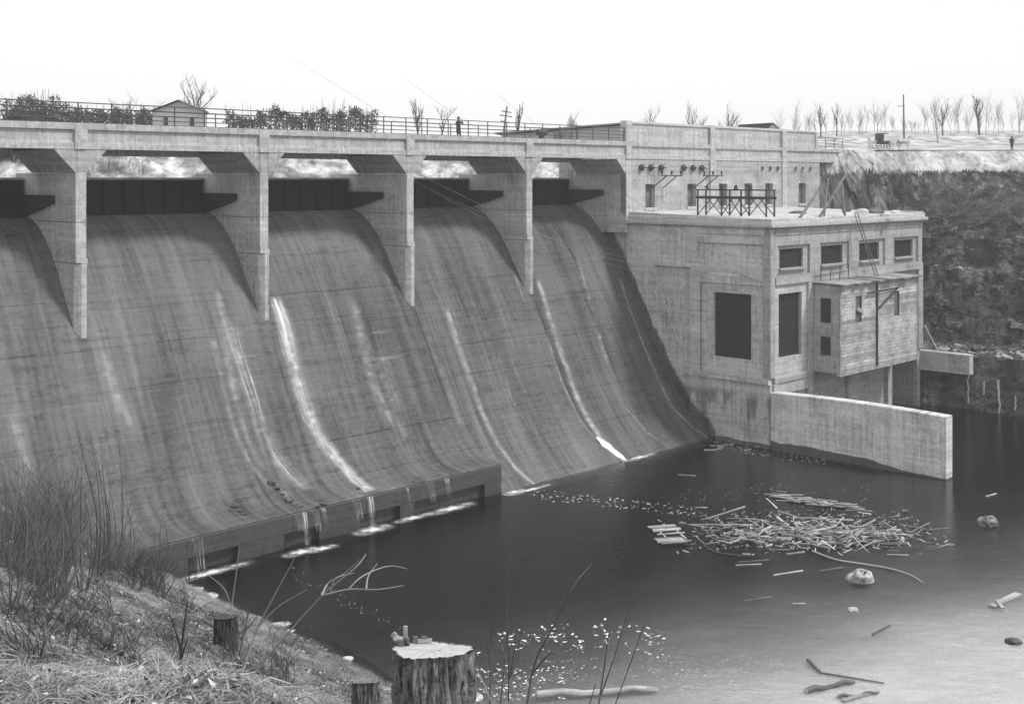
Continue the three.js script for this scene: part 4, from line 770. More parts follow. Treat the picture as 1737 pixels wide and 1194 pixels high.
// ---------------------------------------------------------------- vegetation
const gz = (x, z) => V(x, bankY(x, z) + EYE, -z);
let grassG;
{ // dry grass mat
  const blades = [];
  for (let k = 0; k < 9; k++) {
    const a = rr(0, 6.28), lean = rr(.8, 1.9), L = rr(.12, .42), w = rr(.004, .010), bx = rr(-.12, .12), bz = rr(-.12, .12), N = 3, pos = [], id = [];
    for (let j = 0; j <= N; j++) { const t = j / N, an = lean * t * 1.25, r = L * t; const x = bx + Math.cos(a) * r * Math.sin(an), y = r * Math.cos(an) * .8, z = bz + Math.sin(a) * r * Math.sin(an), ww = w * (1 - t * .85); pos.push(x - Math.sin(a) * ww, y, z + Math.cos(a) * ww, x + Math.sin(a) * ww, y, z - Math.cos(a) * ww); if (j) { const q = j * 2; id.push(q - 2, q - 1, q, q, q - 1, q + 1); } }
    const g = new THREE.BufferGeometry(); g.setAttribute('position', new THREE.Float32BufferAttribute(pos, 3)); g.setIndex(id); g.computeVertexNormals(); blades.push(g);
  }
  const g = grassG = mergeGeometries(blades); g.scale(K, K, K);
  const list = [];
  for (let k = 0; k < 420000 && list.length < 90000; k++) {
    const x = rr(-24, 2), z = rr(8, 56), d = bankD(x, z), px = CX + x / z * F; if (d < .15 || px < -60 || px > 900) continue;
    const py = CY - bankY(x, z) / z * F; if (py > 1260) continue;
    const f = fbm(x * .7 + 3, z * .7, 3); if (f < .44 && rnd() < .85) continue;
    if (rnd() > clamp(.35 + z / 40)) continue;
    list.push([x, z, f]);
  }
  const im = new THREE.InstancedMesh(g, mat(.27, 1), list.length), m4 = new THREE.Matrix4(), q = new THREE.Quaternion(), c = new THREE.Color();
  list.forEach(([x, z, f], k) => { const s = rr(.5, 1.2) * (f > .5 ? 1.1 : .8), p = gz(x, z).multiplyScalar(K); q.setFromEuler(new THREE.Euler(rr(-.3, .3), rr(0, 6.28), rr(-.3, .3))); m4.compose(p, q, V(s, s * rr(.45, 1), s)); im.setMatrixAt(k, m4); const v = clamp(.1 + 2.2 * (f - .34) + rr(-.6, .7), .06, 2); im.setColorAt(k, c.setRGB(v, v, v)); });
  im.name = 'dry_grass'; im.castShadow = im.receiveShadow = true; scene.add(im); reg(im, 'matted pale dry grass covering the near bank', 'grass', null, 'stuff');
}
{ // rough grass and weeds on the slope above the ledges
  const N = 16000, im = new THREE.InstancedMesh(grassG, mat(.16, 1), N), m4 = new THREE.Matrix4(), q = new THREE.Quaternion(), c = new THREE.Color();
  for (let k = 0; k < N; k++) { const n = rr(-6, 30), t = 6.5 + 15 * rnd(), p = cliffPt(t, n), s = p.y - EYE > .6 ? .01 : rr(.8, 2.2), v = clamp(.2 + 2.4 * (fbm(n * .6, t * .6, 3) - .3) + rr(-.4, .5), .1, 2.2); q.setFromEuler(new THREE.Euler(rr(-.3, .3), rr(0, 6.28), rr(-.3, .3))); m4.compose(p.multiplyScalar(K), q, V(s, s, s)); im.setMatrixAt(k, m4); im.setColorAt(k, c.setRGB(v, v, v)); }
  im.name = 'hillside_grass'; im.castShadow = im.receiveShadow = true; scene.add(im); reg(im, 'rough dead grass and weeds on the slope above the rock ledges', 'grass', null, 'stuff');
}
{ // dead leaves and broken straw lying on the bank
  const g = new THREE.BufferGeometry(); g.setAttribute('position', new THREE.Float32BufferAttribute([-.5, 0, 0, 0, .12, -.28, .5, 0, 0, 0, .1, .28], 3)); g.setIndex([0, 3, 1, 1, 3, 2]); g.computeVertexNormals();
  const N = 34000, im = new THREE.InstancedMesh(g, mat(.3, 1), N), m4 = new THREE.Matrix4(), q = new THREE.Quaternion(), c = new THREE.Color(); let n = 0;
  while (n < N) { const x = rr(-24, 2), z = rr(8, 56), px = CX + x / z * F; if (bankD(x, z) < .1 || px < -40 || px > 880) continue; const s = rr(.03, .085) * K, v = .15 + 2.2 * rnd() ** 3; q.setFromEuler(new THREE.Euler(rr(-.7, .7), rr(0, 6.28), rr(-.7, .7))); m4.compose(gz(x, z).add(V(0, rr(.02, .14), 0)).multiplyScalar(K), q, V(s * rr(.7, 2), s, s)); im.setMatrixAt(n, m4); im.setColorAt(n++, c.setRGB(v, v, v)); }
  im.name = 'leaf_litter'; im.castShadow = im.receiveShadow = true; scene.add(im); reg(im, 'dead leaves and broken straw strewn over the near bank', 'leaf litter', null, 'stuff');
}
function shrub(base, h, stems, spread, m, label, group, name = 'bare_shrub') {
  const o = thing(name, label, 'shrub', base, 0, group), t = new Tubes(), tw = new Tubes();
  for (let k = 0; k < stems; k++) {
    const a = rr(0, 6.28), sp = rr(.1, 1) * spread, L = h * rr(.55, 1.05), p0 = V(Math.cos(a) * sp * .35, -.1, Math.sin(a) * sp * .35), pts = []; let bx = rr(-.3, .3), bz = rr(-.3, .3);
    for (let j = 0; j <= 6; j++) { const u = j / 6; pts.push(V(p0.x + Math.cos(a) * sp * u ** 1.4 * .8 + bx * Math.sin(u * 4), p0.y + L * u, p0.z + Math.sin(a) * sp * u ** 1.4 * .8 + bz * Math.sin(u * 5))); }
    t.add(pts, (.009 + .003 * L) * (name === 'thin_sapling' ? 1.3 : 1), .003, 3);
    const fork = (b, a0, l, r, lev) => {
      const a2 = a0 + rr(-1.5, 1.5), up = rr(.35, .95), m1 = b.clone().add(V(Math.cos(a2) * l * .3, l * up * .5, Math.sin(a2) * l * .3)), e = m1.clone().add(V(Math.cos(a2 + rr(-.8, .8)) * l * .25, l * up * .5 + rr(-.05, .1) * l, Math.sin(a2 + rr(-.8, .8)) * l * .25));
      tw.add([b, m1, e], r, .002, 3); if (lev) { fork(m1, a2, l * .55, r * .6, 0); if (rnd() < .6) fork(e, a2, l * .45, r * .5, 0); }
    };
    for (let j = 0; j < 4; j++) fork(pts[1 + Math.floor(rnd() * 5)], a, L * rr(.15, .42), .006, 1);
  }
  part('stems', t.geo(), m, o); part('twigs', tw.geo(), m, o); return o;
}
const GL = 'leafless shrubs in the thicket on the near bank';
for (let k = 0; k < 60; k++) {
  const t = rnd(), px = 8 + 250 * t * (k % 3 ? 1 : .6), py = lerp(905, 985, rnd()) + (k % 4 === 0 ? 60 : 0), b = bankHit(px, py); if (!b) continue;
  const far = -b.z; shrub(b, rr(1.5, 2.7) * (px < 130 ? 1.15 : .85), 8 + Math.floor(rnd() * 6), rr(.6, 1.4), [M.twig, M.twigMid, M.twigMid][k % 3], 'leafless many stemmed shrub in the dense thicket at the dam end of the bank', GL);
}
[[190, 975, 5.4], [215, 960, 4.2], [300, 985, 3.2], [165, 985, 4.6], [140, 1010, 4.4], [270, 990, 3.4], [95, 960, 4.2], [345, 985, 2.4], [380, 1000, 3.6], [320, 1000, 3.3]].forEach(([x, y, h], i) => { const b = bankHit(x, y); if (b) shrub(b, h, 4, .35, M.twigDark, 'tall thin sapling rising clear above the thicket', 'saplings above the thicket', 'thin_sapling'); });
for (let k = 0; k < 60; k++) { const b = bankHit(rr(10, 520), rr(1000, 1185)); if (b && b.z < -12) shrub(b, rr(.5, 1.3), 4 + Math.floor(rnd() * 4), rr(.3, .6), k % 2 ? M.twig : M.twigDark, 'small sprig of bare stems standing in the pale dry grass', 'bare sprigs in the dry grass', 'bare_sprig'); }
[[235, 985], [250, 1000], [222, 1005], [265, 1010], [380, 1095]].forEach(([x, y], i) => { const b = bankHit(x, y); if (b) shrub(b, i < 4 ? 1.3 : .6, 26, .9, M.twigDark, i < 4 ? 'dense dark bramble clump beside the apron corner' : 'dark bramble clump around the short stump', i < 4 ? 'dark brambles by the apron corner' : null, 'bramble_clump'); });
for (let k = 0; k < 80; k++) { const p = cliffPt(rr(6.5, 17), rr(-2, 26)); if (p.y < EYE + .4) shrub(p.sub(V(0, .1, 0)), rr(.5, 1.3), 12, rr(.6, 1.3), k % 2 ? M.twigDark : M.twig, 'low leafless brush rooted on the rocky bank above the ledges', 'brush on the rocky bank', 'hillside_brush'); }
function wand(px, z, label, m, r0 = .022, group) { const t = new Tubes(), o = thing('sapling', label, 'sapling', P(px[0][0][0], px[0][0][1], z), 0, group), b = P(px[0][0][0], px[0][0][1], z); px.forEach((l, i) => t.add(new THREE.CatmullRomCurve3(l.map((p, j) => P(p[0], p[1], z + .3 * Math.sin(j * 1.7 + i)).sub(b))).getPoints(10), i ? r0 * .6 : r0, .005, 4)); part('stems', t.geo(), m, o); }
wand([[[380, 1215], [440, 1130], [500, 1060], [545, 1010]], [[545, 1010], [590, 1000], [640, 1000], [685, 993]], [[548, 1006], [575, 985], [605, 960], [620, 940]], [[560, 1003], [570, 980], [600, 972]], [[590, 1000], [610, 980], [660, 960], [690, 965]], [[620, 1000], [625, 975], [640, 955]], [[545, 1010], [555, 990], [580, 975], [610, 950]]], 21, 'pale arching sapling with forked twigs reaching out over the pool', M.twigPale, .03);
wand([[[395, 1195], [430, 1080], [470, 1000], [500, 945]], [[440, 1060], [470, 1030], [520, 1000]]], 22, 'pale slanting sapling before the apron foam', M.twigPale);
wand([[[385, 1100], [390, 1040], [400, 970], [405, 920]], [[391, 1030], [380, 1000], [345, 970]]], 27, 'pale upright sapling by the short stump', M.twigPale, .025);
wand([[[300, 1190], [308, 1090], [318, 1010]], [[305, 1120], [318, 1080]], [[306, 1100], [290, 1050]]], 17, 'dark upright sapling standing in the dry grass', M.twigDark, .035);
wand([[[405, 1110], [420, 1040], [432, 990]], [[412, 1075], [440, 1040], [470, 1020]]], 26, 'thin dark sapling beside the short stump', M.twig);
wand([[[845, 1230], [858, 1100], [862, 1000], [863, 890]]], 22, 'tall faint wand rising alone from the shrub beside the big stump', M.twig, .016);
wand([[[830, 1230], [833, 1100], [838, 1000]], [[833, 1150], [825, 1080]], [[862, 1190], [862, 1100], [855, 1000]], [[862, 1160], [880, 1060]], [[865, 1150], [883, 1080]], [[862, 1130], [840, 1060]], [[862, 1120], [825, 1065]]], 20, 'bushy bare shrub beside the big stump', M.twig, .022);
wand([[[890, 1230], [905, 1130], [940, 1060], [975, 990], [1003, 957]], [[905, 1140], [930, 1110], [945, 1110]]], 19, 'slanting bare sapling above the foam flecks', M.twig, .024);
wand([[[1010, 1230], [1022, 1150], [1033, 1070]], [[1015, 1190], [1040, 1120], [1065, 1035]], [[1030, 1230], [1060, 1150], [1092, 1060]], [[992, 1220], [1010, 1160]]], 18, 'sparse bare shrub standing before the stripped log', M.twig, .02);
wand([[[790, 1120], [810, 1140], [835, 1195]], [[780, 1115], [800, 1160], [820, 1200]]], 12.5, 'drooping twigs beside the big stump', M.twigPale, .008);

// stumps
function stump(base, R, H, label, tilt, rim, m4) {
  const o = thing('tree_stump', label, 'stump', base), NA = 160, NH = 30;
  const rad = (a, v) => { const c = Math.cos(a) * 4.2, d = Math.sin(a) * 4.2, rid = 1 - Math.abs(2 * fbm(c + 20 + .5 * Math.sin(v * 5), d + 20 + v * .9, 2) - 1) * 2.2, rid2 = 1 - Math.abs(2 * fbm(c * 2.1 + 40, d * 2.1 + 40 + v * 2.2, 3) - 1) * 2; return R * (1.06 + .16 * (1 - v) ** 2 + .05 * Math.sin(a * 3 + 1) + .03 * Math.sin(a * 5) - (.2 * Math.max(0, rid) + .12 * Math.max(0, rid2)) * (v < .97 ? 1 : .35)); };
  const yy = (a, v) => v * H - (v > .5 ? tilt * R * Math.sin(a) * (v - .5) * 2 : 0);
  const bark = grid(NA, NH, (i, j) => { const a = i / NA * Math.PI * 2, v = j / NH, r = rad(a, v); return V(r * Math.cos(a), yy(a, v), -r * Math.sin(a)); }, (i, j) => [i / NA * 3, j / NH * 2]);
  part('bark', bark, m4, o, true);
  const top = grid(NA, 10, (i, j) => { const a = i / NA * Math.PI * 2, u = j / 10, r = (rad(a, 1) - .035 * R) * u; return V(r * Math.cos(a), H - .04 * R - tilt * u * R * .95 * Math.sin(a) + .012 * fbm(a * 3, u * 6, 2) + (u === 0 ? -.02 : 0), -r * Math.sin(a)); }, (i, j) => [.5 + .5 * j / 10 * Math.cos(i / NA * 6.2832), .5 + .5 * j / 10 * Math.sin(i / NA * 6.2832)]);
  part('cut_face', top, rim, o, true); return o;
}
const ringMap = tex(512, 512, (u, v) => { const x = u * 2 - 1, y = v * 2 - 1, r = Math.hypot(x, y), a = Math.atan2(y, x); const w = r * 34 + 1.5 * fbm(x * 3 + 5, y * 3 + 5, 3); return .42 * (1 + .16 * Math.sin(w * 2) + .35 * (fbm(x * 4 + 9, y * 4 + 9, 4) - .5) - .5 * (r < .05 ? 1 : 0) - 1.6 * Math.max(0, vn(a * 9 + 50, 2) - .86) * 2 * sm(.05, .3, r) * sm(.9, .5, r)); });
const barkMap = tex(512, 512, (u, v) => .15 * (1 + 2.6 * (fbm(u * 60, v * 9, 4, 60, 9) - .5) + 1.0 * (fbm(u * 24, v * 40, 3, 24, 40) - .5)));
M.ring = mat(1, .95, { map: ringMap }); M.bark = mat(1, 1, { map: barkMap });
{
  const z = 11.6, c = P(731, 1107, z), R = 68 / F * z, H = 1.25, b = V(c.x, c.y - H + .03, c.z - .0);
  const o = stump(b, R, H, 'broad furrowed tree stump with a pale sawn top in the foreground', .17, M.ring, M.bark);
  // torn hinge wood at the back and splinters
  for (let k = 0; k < 4; k++) { const a = lerp(1.8, 2.7, k / 3), r = R * rr(.8, .93), x = r * Math.cos(a), z2 = -r * Math.sin(a), h = .0 + .05 * rnd() ** 2 ; part('hinge_splinter', beam(V(x, H - .15, z2), V(x + rr(-.04, .04), H + h, z2 + rr(-.03, .03)), rr(.02, .07), .02), k % 3 ? M.bark : M.drift[2], o); }
  const sp = (x0, y0, x1, y1, r) => { const A = P(x0, y0, z + R * .8).sub(b), B = P(x1, y1, z + R * .8).sub(b); part('splinter', beam(A, B, r * 1.8, r), M.drift[0], o); };
  sp(687, 1095, 687, 1062, .022); sp(683, 1092, 665, 1075, .028); sp(700, 1088, 732, 1086, .02);
  part('knob', stoneGeo(3, .05, .03, .04, .3).translate(-.33, H + .02, -.2), M.drift[1], o);
}
{ const b = bankHit(380, 1105); const m4 = mat(.35, 1, { map: barkMap }); if (b) { const o = stump(b.clone().sub(V(0, .2, 0)), .26, .95, 'short dark stump among brambles near the water edge', .1, m4, m4); } }
{ const b = bankHit(620, 1160); if (b) { const p = P(618, 1165, 12.6); p.y -= .55; const o = stump(p, .14, .6, 'small broken stump beside the broad stump', .3, M.bark, M.bark); } }
// flat stones along the water edge
[[455, 1070, .9, .12, .35], [420, 1055, .6, .1, .3], [475, 1078, .7, .1, .3], [350, 1015, .5, .12, .3], [330, 1003, .4, .1, .3], [585, 1122, .35, .12, .25], [800, 1188, .5, .15, .3]].forEach(([x, y, a, b, c], i) => { const p = onWater(x, y); reg(part('edge_stone', stoneGeo(40 + i, a, b, c, .4).rotateY(.85).translate(p.x, .05, p.z), M.rockPale, scene), 'flat pale stone along the water edge of the near bank', 'stone', 'flat stones along the near water edge'); });

// ---------------------------------------------------------------- bare trees, poles, buildings on the skyline
function bareTree(base, h, label, group, opt = {}) {
  const o = thing('bare_tree', label, 'tree', base, 0, group), tr = new Tubes(), cr = new Tubes(), sp = opt.spread ?? .5, m = opt.m ?? M.twigDark;
  const grow = (p, d, L, r, lev) => {
    const pts = [p]; let q = p, dd = d.clone();
    for (let k = 0; k < 4; k++) { dd.add(V(rr(-.2, .2), rr(-.03, .16), rr(-.2, .2))).normalize(); q = q.clone().addScaledVector(dd, L / 4); pts.push(q); }
    (lev === 0 ? tr : cr).add(pts, r, r * (lev > 2 ? .3 : .55), lev ? 3 : 5);
    if (lev < (opt.lev ?? 4)) { const n = lev === 0 ? (opt.n0 ?? 6) : 3 + Math.floor(rnd() * 2); for (let k = 0; k < n; k++) { const at = pts[lev === 0 ? 2 + (k % 3) : 1 + (k % 4)], a = rr(0, 6.28), nd = dd.clone().multiplyScalar(lev === 0 ? .8 : .6).add(V(Math.cos(a) * sp, rr(.1, .5), Math.sin(a) * sp)).normalize(); grow(at, nd, L * rr(.45, .75), r * .52, lev + 1); } }
  };
  grow(V(0, -.3, 0), opt.dir ?? V(0, 1, 0), h * .52, (h * .02 + .03) * (opt.fat ?? 1), 0);
  part('trunk', tr.geo(), m, o); part('crown', cr.geo(), m, o); return o;
}
const onPlat = (px, z) => V((px - CX) / F * z, platY((px - CX) / F * z, z) + EYE, -z);
const hOf = (py, z, b) => (EYE - (py - CY) / F * z) - b.y;
[[335, 128, 138, 'tall forked bare tree beside the low house'], [215, 158, 146, 'spreading bare tree between the hedge and the low house'], [190, 160, 150, 'bare tree behind the dark hedge on the far shore'], [75, 165, 142, 'bare tree at the near end of the far shore'], [30, 158, 150, 'bushy bare tree at the near end of the far shore'], [711, 166, 150, 'upswept bare tree behind the bridge close to the person'], [748, 170, 150, 'thin forked bare tree behind the bridge close to the person'], [875, 163, 160, 'straight bare trunk behind the bridge beyond the leaning pole'], [968, 190, 170, 'small bare tree over the end of the flat roofed shed'], [1178, 180, 200, 'bare tree behind the tall panelled wall, beside the far barn'], [1226, 178, 210, 'thin bare tree close to the far barn'], [1110, 186, 220, 'faint bare tree above the start of the panelled wall'], [250, 170, 155, 'bare tree close behind the low house']].forEach(([x, y, z, l], i) => { const b = onPlat(x, z); bareTree(b, hOf(y, z, b), l, null, { spread: [.55, .75, .6, .8, .9, .3, .4, .1, .6, .5, .5, .5, .7][i], lev: i === 7 ? 2 : 4, n0: i === 6 ? 3 : 6 }); });
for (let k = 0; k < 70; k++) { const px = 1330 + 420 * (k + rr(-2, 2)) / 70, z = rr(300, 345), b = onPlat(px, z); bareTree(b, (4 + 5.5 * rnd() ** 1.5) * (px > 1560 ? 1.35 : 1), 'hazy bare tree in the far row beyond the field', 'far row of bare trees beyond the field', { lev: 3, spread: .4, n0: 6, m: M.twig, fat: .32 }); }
[[1393, 172], [1420, 178], [1662, 150], [1600, 165]].forEach(([x, y], i) => { const z = 260, b = onPlat(x, z); bareTree(b, hOf(y, z, b), 'taller hazy bare tree standing before the far row', 'taller trees before the far row', { lev: 3, spread: .35 }); });
// evergreen hedge and shrubs on the far shore: leaf-sized faces on real stems
const leafG = new THREE.BufferGeometry(); leafG.setAttribute('position', new THREE.Float32BufferAttribute([0, 0, 0, .5, .18, .12, 1, 0, 0, .5, -.18, .1], 3)); leafG.setIndex([0, 1, 2, 0, 2, 3]); leafG.computeVertexNormals();
function leafy(base, w, h, d, n, label, group) {
  const o = thing('leafy_bush', label, 'bush', base, 0, group), t = new Tubes(), pos = [], nor = [];
  for (let k = 0; k < 9; k++) { const a = rr(-.5, .5) * w, L = h * rr(.6, 1.1), b = V(a * .4, 0, rr(-.4, .4) * d); t.add([b, V(a * .8, L * .5, b.z), V(a, L, b.z * 1.1)], .06, .015, 3); }
  part('stems', t.geo(), M.twigDark, o);
  const e = new THREE.Euler(), m4 = new THREE.Matrix4(), gs = [];
  for (let k = 0; k < n; k++) { const x = rr(-.5, .5) * w, u = rnd(), top = h * (.55 + .5 * fbm(x * 1.1 + base.x, 3, 3)), y = top * Math.sqrt(u), z = rr(-.5, .5) * d; e.set(rr(0, 6), rr(0, 6), rr(0, 6)); const s = rr(.2, .55); m4.compose(V(x, y, z), new THREE.Quaternion().setFromEuler(e), V(s, s, s)); gs.push(leafG.clone().applyMatrix4(m4)); }
  part('foliage', mergeGeometries(gs), M.leaf, o); return o;
}
M.leaf = mat(.05, .9);
for (let k = 0; k < 9; k++) { const px = 402 + k * 27, z = 137 + rr(-3, 3), b = onPlat(px, z); leafy(b, 2.6, (hOf(180, z, b)) * rr(.95, 1.15), 2, 620, 'dark leafy bush in the long hedge behind the bridge', 'bushes of the long hedge'); }
for (let k = 0; k < 7; k++) { const px = 118 + k * 22, z = 136 + rr(-2, 2), b = onPlat(px, z); leafy(b, 2.2, hOf(180, z, b) * rr(.95, 1.15), 2, 620, 'dark leafy bush in the hedge next to the low house', 'bushes of the hedge by the low house'); }
for (let k = 0; k < 5; k++) { const px = 20 + k * 20, z = 139, b = onPlat(px, z); leafy(b, 2.2, hOf(166, z, b) * rr(.95, 1.15), 2, 560, 'grey leafy bush at the far left end of the shore hedge', 'bushes at the end of the shore hedge'); }
for (let k = 0; k < 12; k++) { const px = -25 + k * 13, z = 126.5, x = (px - CX) / F * z; leafy(V(x, platY(x, z) + EYE - .6, -z), 2.0, rr(5.2, 6.4), 1.6, 520, 'dark leafy bush low on the far shore seen under the first bay', 'low bushes on the far shore'); }
for (let k = 0; k < 7; k++) { const px = 150 + k * 15, z = 127, x = (px - CX) / F * z; shrub(V(x, platY(x, z) + EYE - .2, -z), rr(2.2, 4), 16, 1.4, M.twigMid, 'leafless brush on the far shore seen under the bay by the low house', 'brush on the far shore', 'shore_brush'); }
function house(px, z, w, d, wallH, roofH, turn, label, tone) {
  const b = onPlat(px, z), o = thing('farm_house', label, 'house', b, turn);
  part('wall', box(-w / 2, w / 2, -.5, wallH, -d / 2, d / 2), mat(tone, .95), o);
  part('gable', prism([[-w / 2, wallH + .002], [w / 2, wallH + .002], [0, wallH + roofH]], -d / 2 + .02, d / 2 - .02), mat(tone, .95), o);
  const L = Math.hypot(w / 2 + .2, roofH + .1), an = Math.atan2(roofH, w / 2);
  for (const s of [-1, 1]) part('roof', box(0, L, 0, .12, -d / 2 - .2, d / 2 + .2).rotateZ(-an).translate(0, wallH + roofH + .03, 0).scale(s, 1, 1), mat(tone * .75, .9), o);
  for (const s of [-.25, .25]) { const f = part('window', box(w * s - .3, w * s + .3, wallH * .4, wallH * .8, d / 2, d / 2 + .04), mat(tone * 1.2, .9), o); part('pane', box(w * s - .24, w * s + .24, wallH * .43, wallH * .77, d / 2 + .04, d / 2 + .05), M.glass, f); }
  return o;
}
house(305, 134, 5.4, 5, 2.9, 1.1, .2, 'low grey house with rounded roofline on the far shore', .4);
house(55, 145, 6.5, 5, 2.4, 1.2, .3, 'long grey farm building at the near end of the far shore', .25);
house(1283, 235, 5.5, 9, 2.6, 1.9, .55, 'pale gabled barn in haze behind the panelled wall', .25);
house(1148, 260, 9, 6, 2.2, 1.6, 1.3, 'faint low roofed barn in haze above the first panel of the wall', .25);
{ // flat roofed shed near the bridge end, crates, pump, leaning pole
  const z = 112, o = thing('lean_to_shed', 'pale lean-to shed with a long sloping roof behind the bridge end', 'shed', P(960, 236, z), -.15);
  part('wall', prism([[-5.6, -1.2], [5.4, -1.2], [5.4, 1.15], [-5.6, .35]], -2, 2), mat(.45, .95), o);
  part('roof', box(-6.2, 5.7, 0, .14, -2.3, 2.3).rotateZ(.072).translate(0, .86, 0), mat(.3, .9), o);
  const cr = dthing('crate_stack', 'stack of two slatted crates on the deck near the panelled wall', 'crates', [sOf(954, -2), 2.5, -2]); const s = sOf(954, -2);
  for (let r = 0; r < 4; r++) part('slat', dbox(s - .6, s + .6, 2.52 + r * .19, 2.66 + r * .19, -1.6, -1.54), M.woodDark, cr);
  for (const a of [-.55, .55]) part('corner_post', dbox(s + a - .05, s + a + .05, 2.5, 3.5, -1.68, -1.61), M.woodDark, cr);
  part('back', dbox(s - .6, s + .6, 2.5, 3.2, -2.3, -2.24), M.woodDark, cr);
  const p = dthing('hand_pump', 'dark winch standing on the deck between railing and shed', 'winch', [sOf(918, -2.4), 2.5, -2.4]), ps = sOf(918, -2.4);
  part('body', dbox(ps - .16, ps + .16, 2.5, 3.15, -2.55, -2.25, .05), M.steel, p); part('drum', new THREE.CylinderGeometry(.22, .22, .8, 12).rotateZ(Math.PI / 2).translate(ps, 3.2 + EYE, -2.4), M.steel, p); part('crank', beam(DV(ps + .4, 3.2, -2.4), DV(ps + .75, 3.35, -2.4), .06, .06), M.steel, p);
  const u = thing('utility_pole', 'leaning pole with three short cross arms behind the bridge', 'utility pole', onPlat(852, 140)), h = hOf(180, 140, u.position.clone().divideScalar(K));
  part('pole', rod(V(0, -.2, 0), V(.5, h, 0), .16, .1), M.woodDark, u); for (const [f, l] of [[.84, .55], [.72, .7], [.55, .5]]) part('cross_arm', beam(V(.5 * f - l, h * f + .1, 0), V(.5 * f + l, h * f - .1, 0), .12, .12), M.woodDark, u);
  const u2 = thing('utility_pole', 'tall hazy pole with one cross arm in the field behind the horse', 'utility pole', onPlat(1534, 190)), h2_ = hOf(160, 190, u2.position.clone().divideScalar(K));
  part('pole', rod(V(0, -.2, 0), V(-.1, h2_, 0), .15, .09), M.twig, u2); part('cross_arm', beam(V(-1.0, h2_ * .74, 0), V(.1, h2_ * .74, 0), .1, .1), M.twig, u2);
  const u3 = thing('utility_pole', 'bare leaning pole in the field past the horse', 'utility pole', onPlat(1592, 160)), h3 = hOf(178, 160, u3.position.clone().divideScalar(K));
  part('pole', rod(V(0, -.2, 0), V(-.6, h3, 0), .1, .06), M.twigPale, u3);
}
// ---------------------------------------------------------------- wires
{
  const hook = P(1298, 481, zOf(SP, 12) - .25);
  const wires = [
    [[[498, 100], [655, 197], [760, 258], [901, 337], [1060, 405], [1172, 441], [1298, 481]], [115, 105, 98, 93, 88, 85, 82], 'long sagging wire crossing the sky to the powerhouse corner', M.wire],
    [[[686, 133], [784, 202], [894, 266], [1000, 330], [1110, 392], [1200, 440], [1298, 483]], [110, 102, 95, 90, 86, 84, 82], 'sagging wire passing just beside the person on the bridge', M.wire],
    [[[838, 157], [905, 208], [985, 270], [1062, 330], [1172, 397], [1250, 440]], [110, 102, 95, 89, 84, 81.5], 'sagging wire crossing the last bridge bay', M.wire],
    [[[610, 250], [690, 300], [780, 345], [880, 385], [990, 420], [1150, 455], [1297, 478]], [78, 79, 80, 81, 82, 82, 82], 'pale wire drooping in front of the gates', M.wirePale],
    [[[625, 262], [700, 305], [800, 360], [905, 402], [1000, 430], [1160, 465]], [77, 78, 79, 80, 81, 82], 'second pale wire drooping in front of the gates', M.wirePale],
    [[[720, 300], [800, 340], [905, 390], [1010, 440], [1120, 470]], [77, 78, 80, 81, 82], 'short pale wire fanning out below the others', M.wirePale],
  ];
  for (const [px, zz, l, m] of wires) { const t = new Tubes(); t.add(new THREE.CatmullRomCurve3(px.map((p, i) => P(p[0], p[1], zz[i]))).getPoints(40), .009, .009, 4); reg(part('cable', t.geo(), m, scene), l, 'wire'); }
}
// ---------------------------------------------------------------- figures
function blob(bones, cells = 44) {                            // tapered capsules joined by a smooth minimum
  let lo = V(1e9, 1e9, 1e9), hi = V(-1e9, -1e9, -1e9);
  for (const [a, b, r, q] of bones) for (const [p, s] of [[a, r], [b, q]]) { lo.min(p.clone().subScalar(s + .05)); hi.max(p.clone().addScalar(s + .05)); }
  const c = lo.clone().add(hi).multiplyScalar(.5), h = Math.max(hi.x - lo.x, hi.y - lo.y, hi.z - lo.z) / 2 * 1.06;
  const mc = new MarchingCubes(cells, new THREE.MeshBasicMaterial(), false, false, 60000); mc.isolation = 0;
  const ab = V(), p = V();
  for (let z = 0; z < cells; z++) for (let y = 0; y < cells; y++) for (let x = 0; x < cells; x++) {
    p.set((x / cells * 2 - 1) * h + c.x, (y / cells * 2 - 1) * h + c.y, (z / cells * 2 - 1) * h + c.z); let d = 1e9;
    for (const [a, b, r, q] of bones) { ab.copy(b).sub(a); const t = clamp(p.clone().sub(a).dot(ab) / Math.max(1e-9, ab.lengthSq())); const e = p.distanceTo(a.clone().addScaledVector(ab, t)) - lerp(r, q, t), k = .03, m = Math.max(k - Math.abs(d - e), 0) / k; d = Math.min(d, e) - m * m * k * .25; }
    mc.field[x + y * cells + z * cells * cells] = -d;
  }
  mc.update();
  const n = mc.count ?? mc.geometry.drawRange.count, g = new THREE.BufferGeometry();
  g.setAttribute('position', new THREE.BufferAttribute(mc.positionArray.slice(0, n * 3), 3)); g.setAttribute('normal', new THREE.BufferAttribute(mc.normalArray.slice(0, n * 3), 3));
  return g.scale(h, h, h).translate(c.x, c.y, c.z);
}
const inU = g => g.scale(1 / K, 1 / K, 1 / K);                // figures are modelled in metres
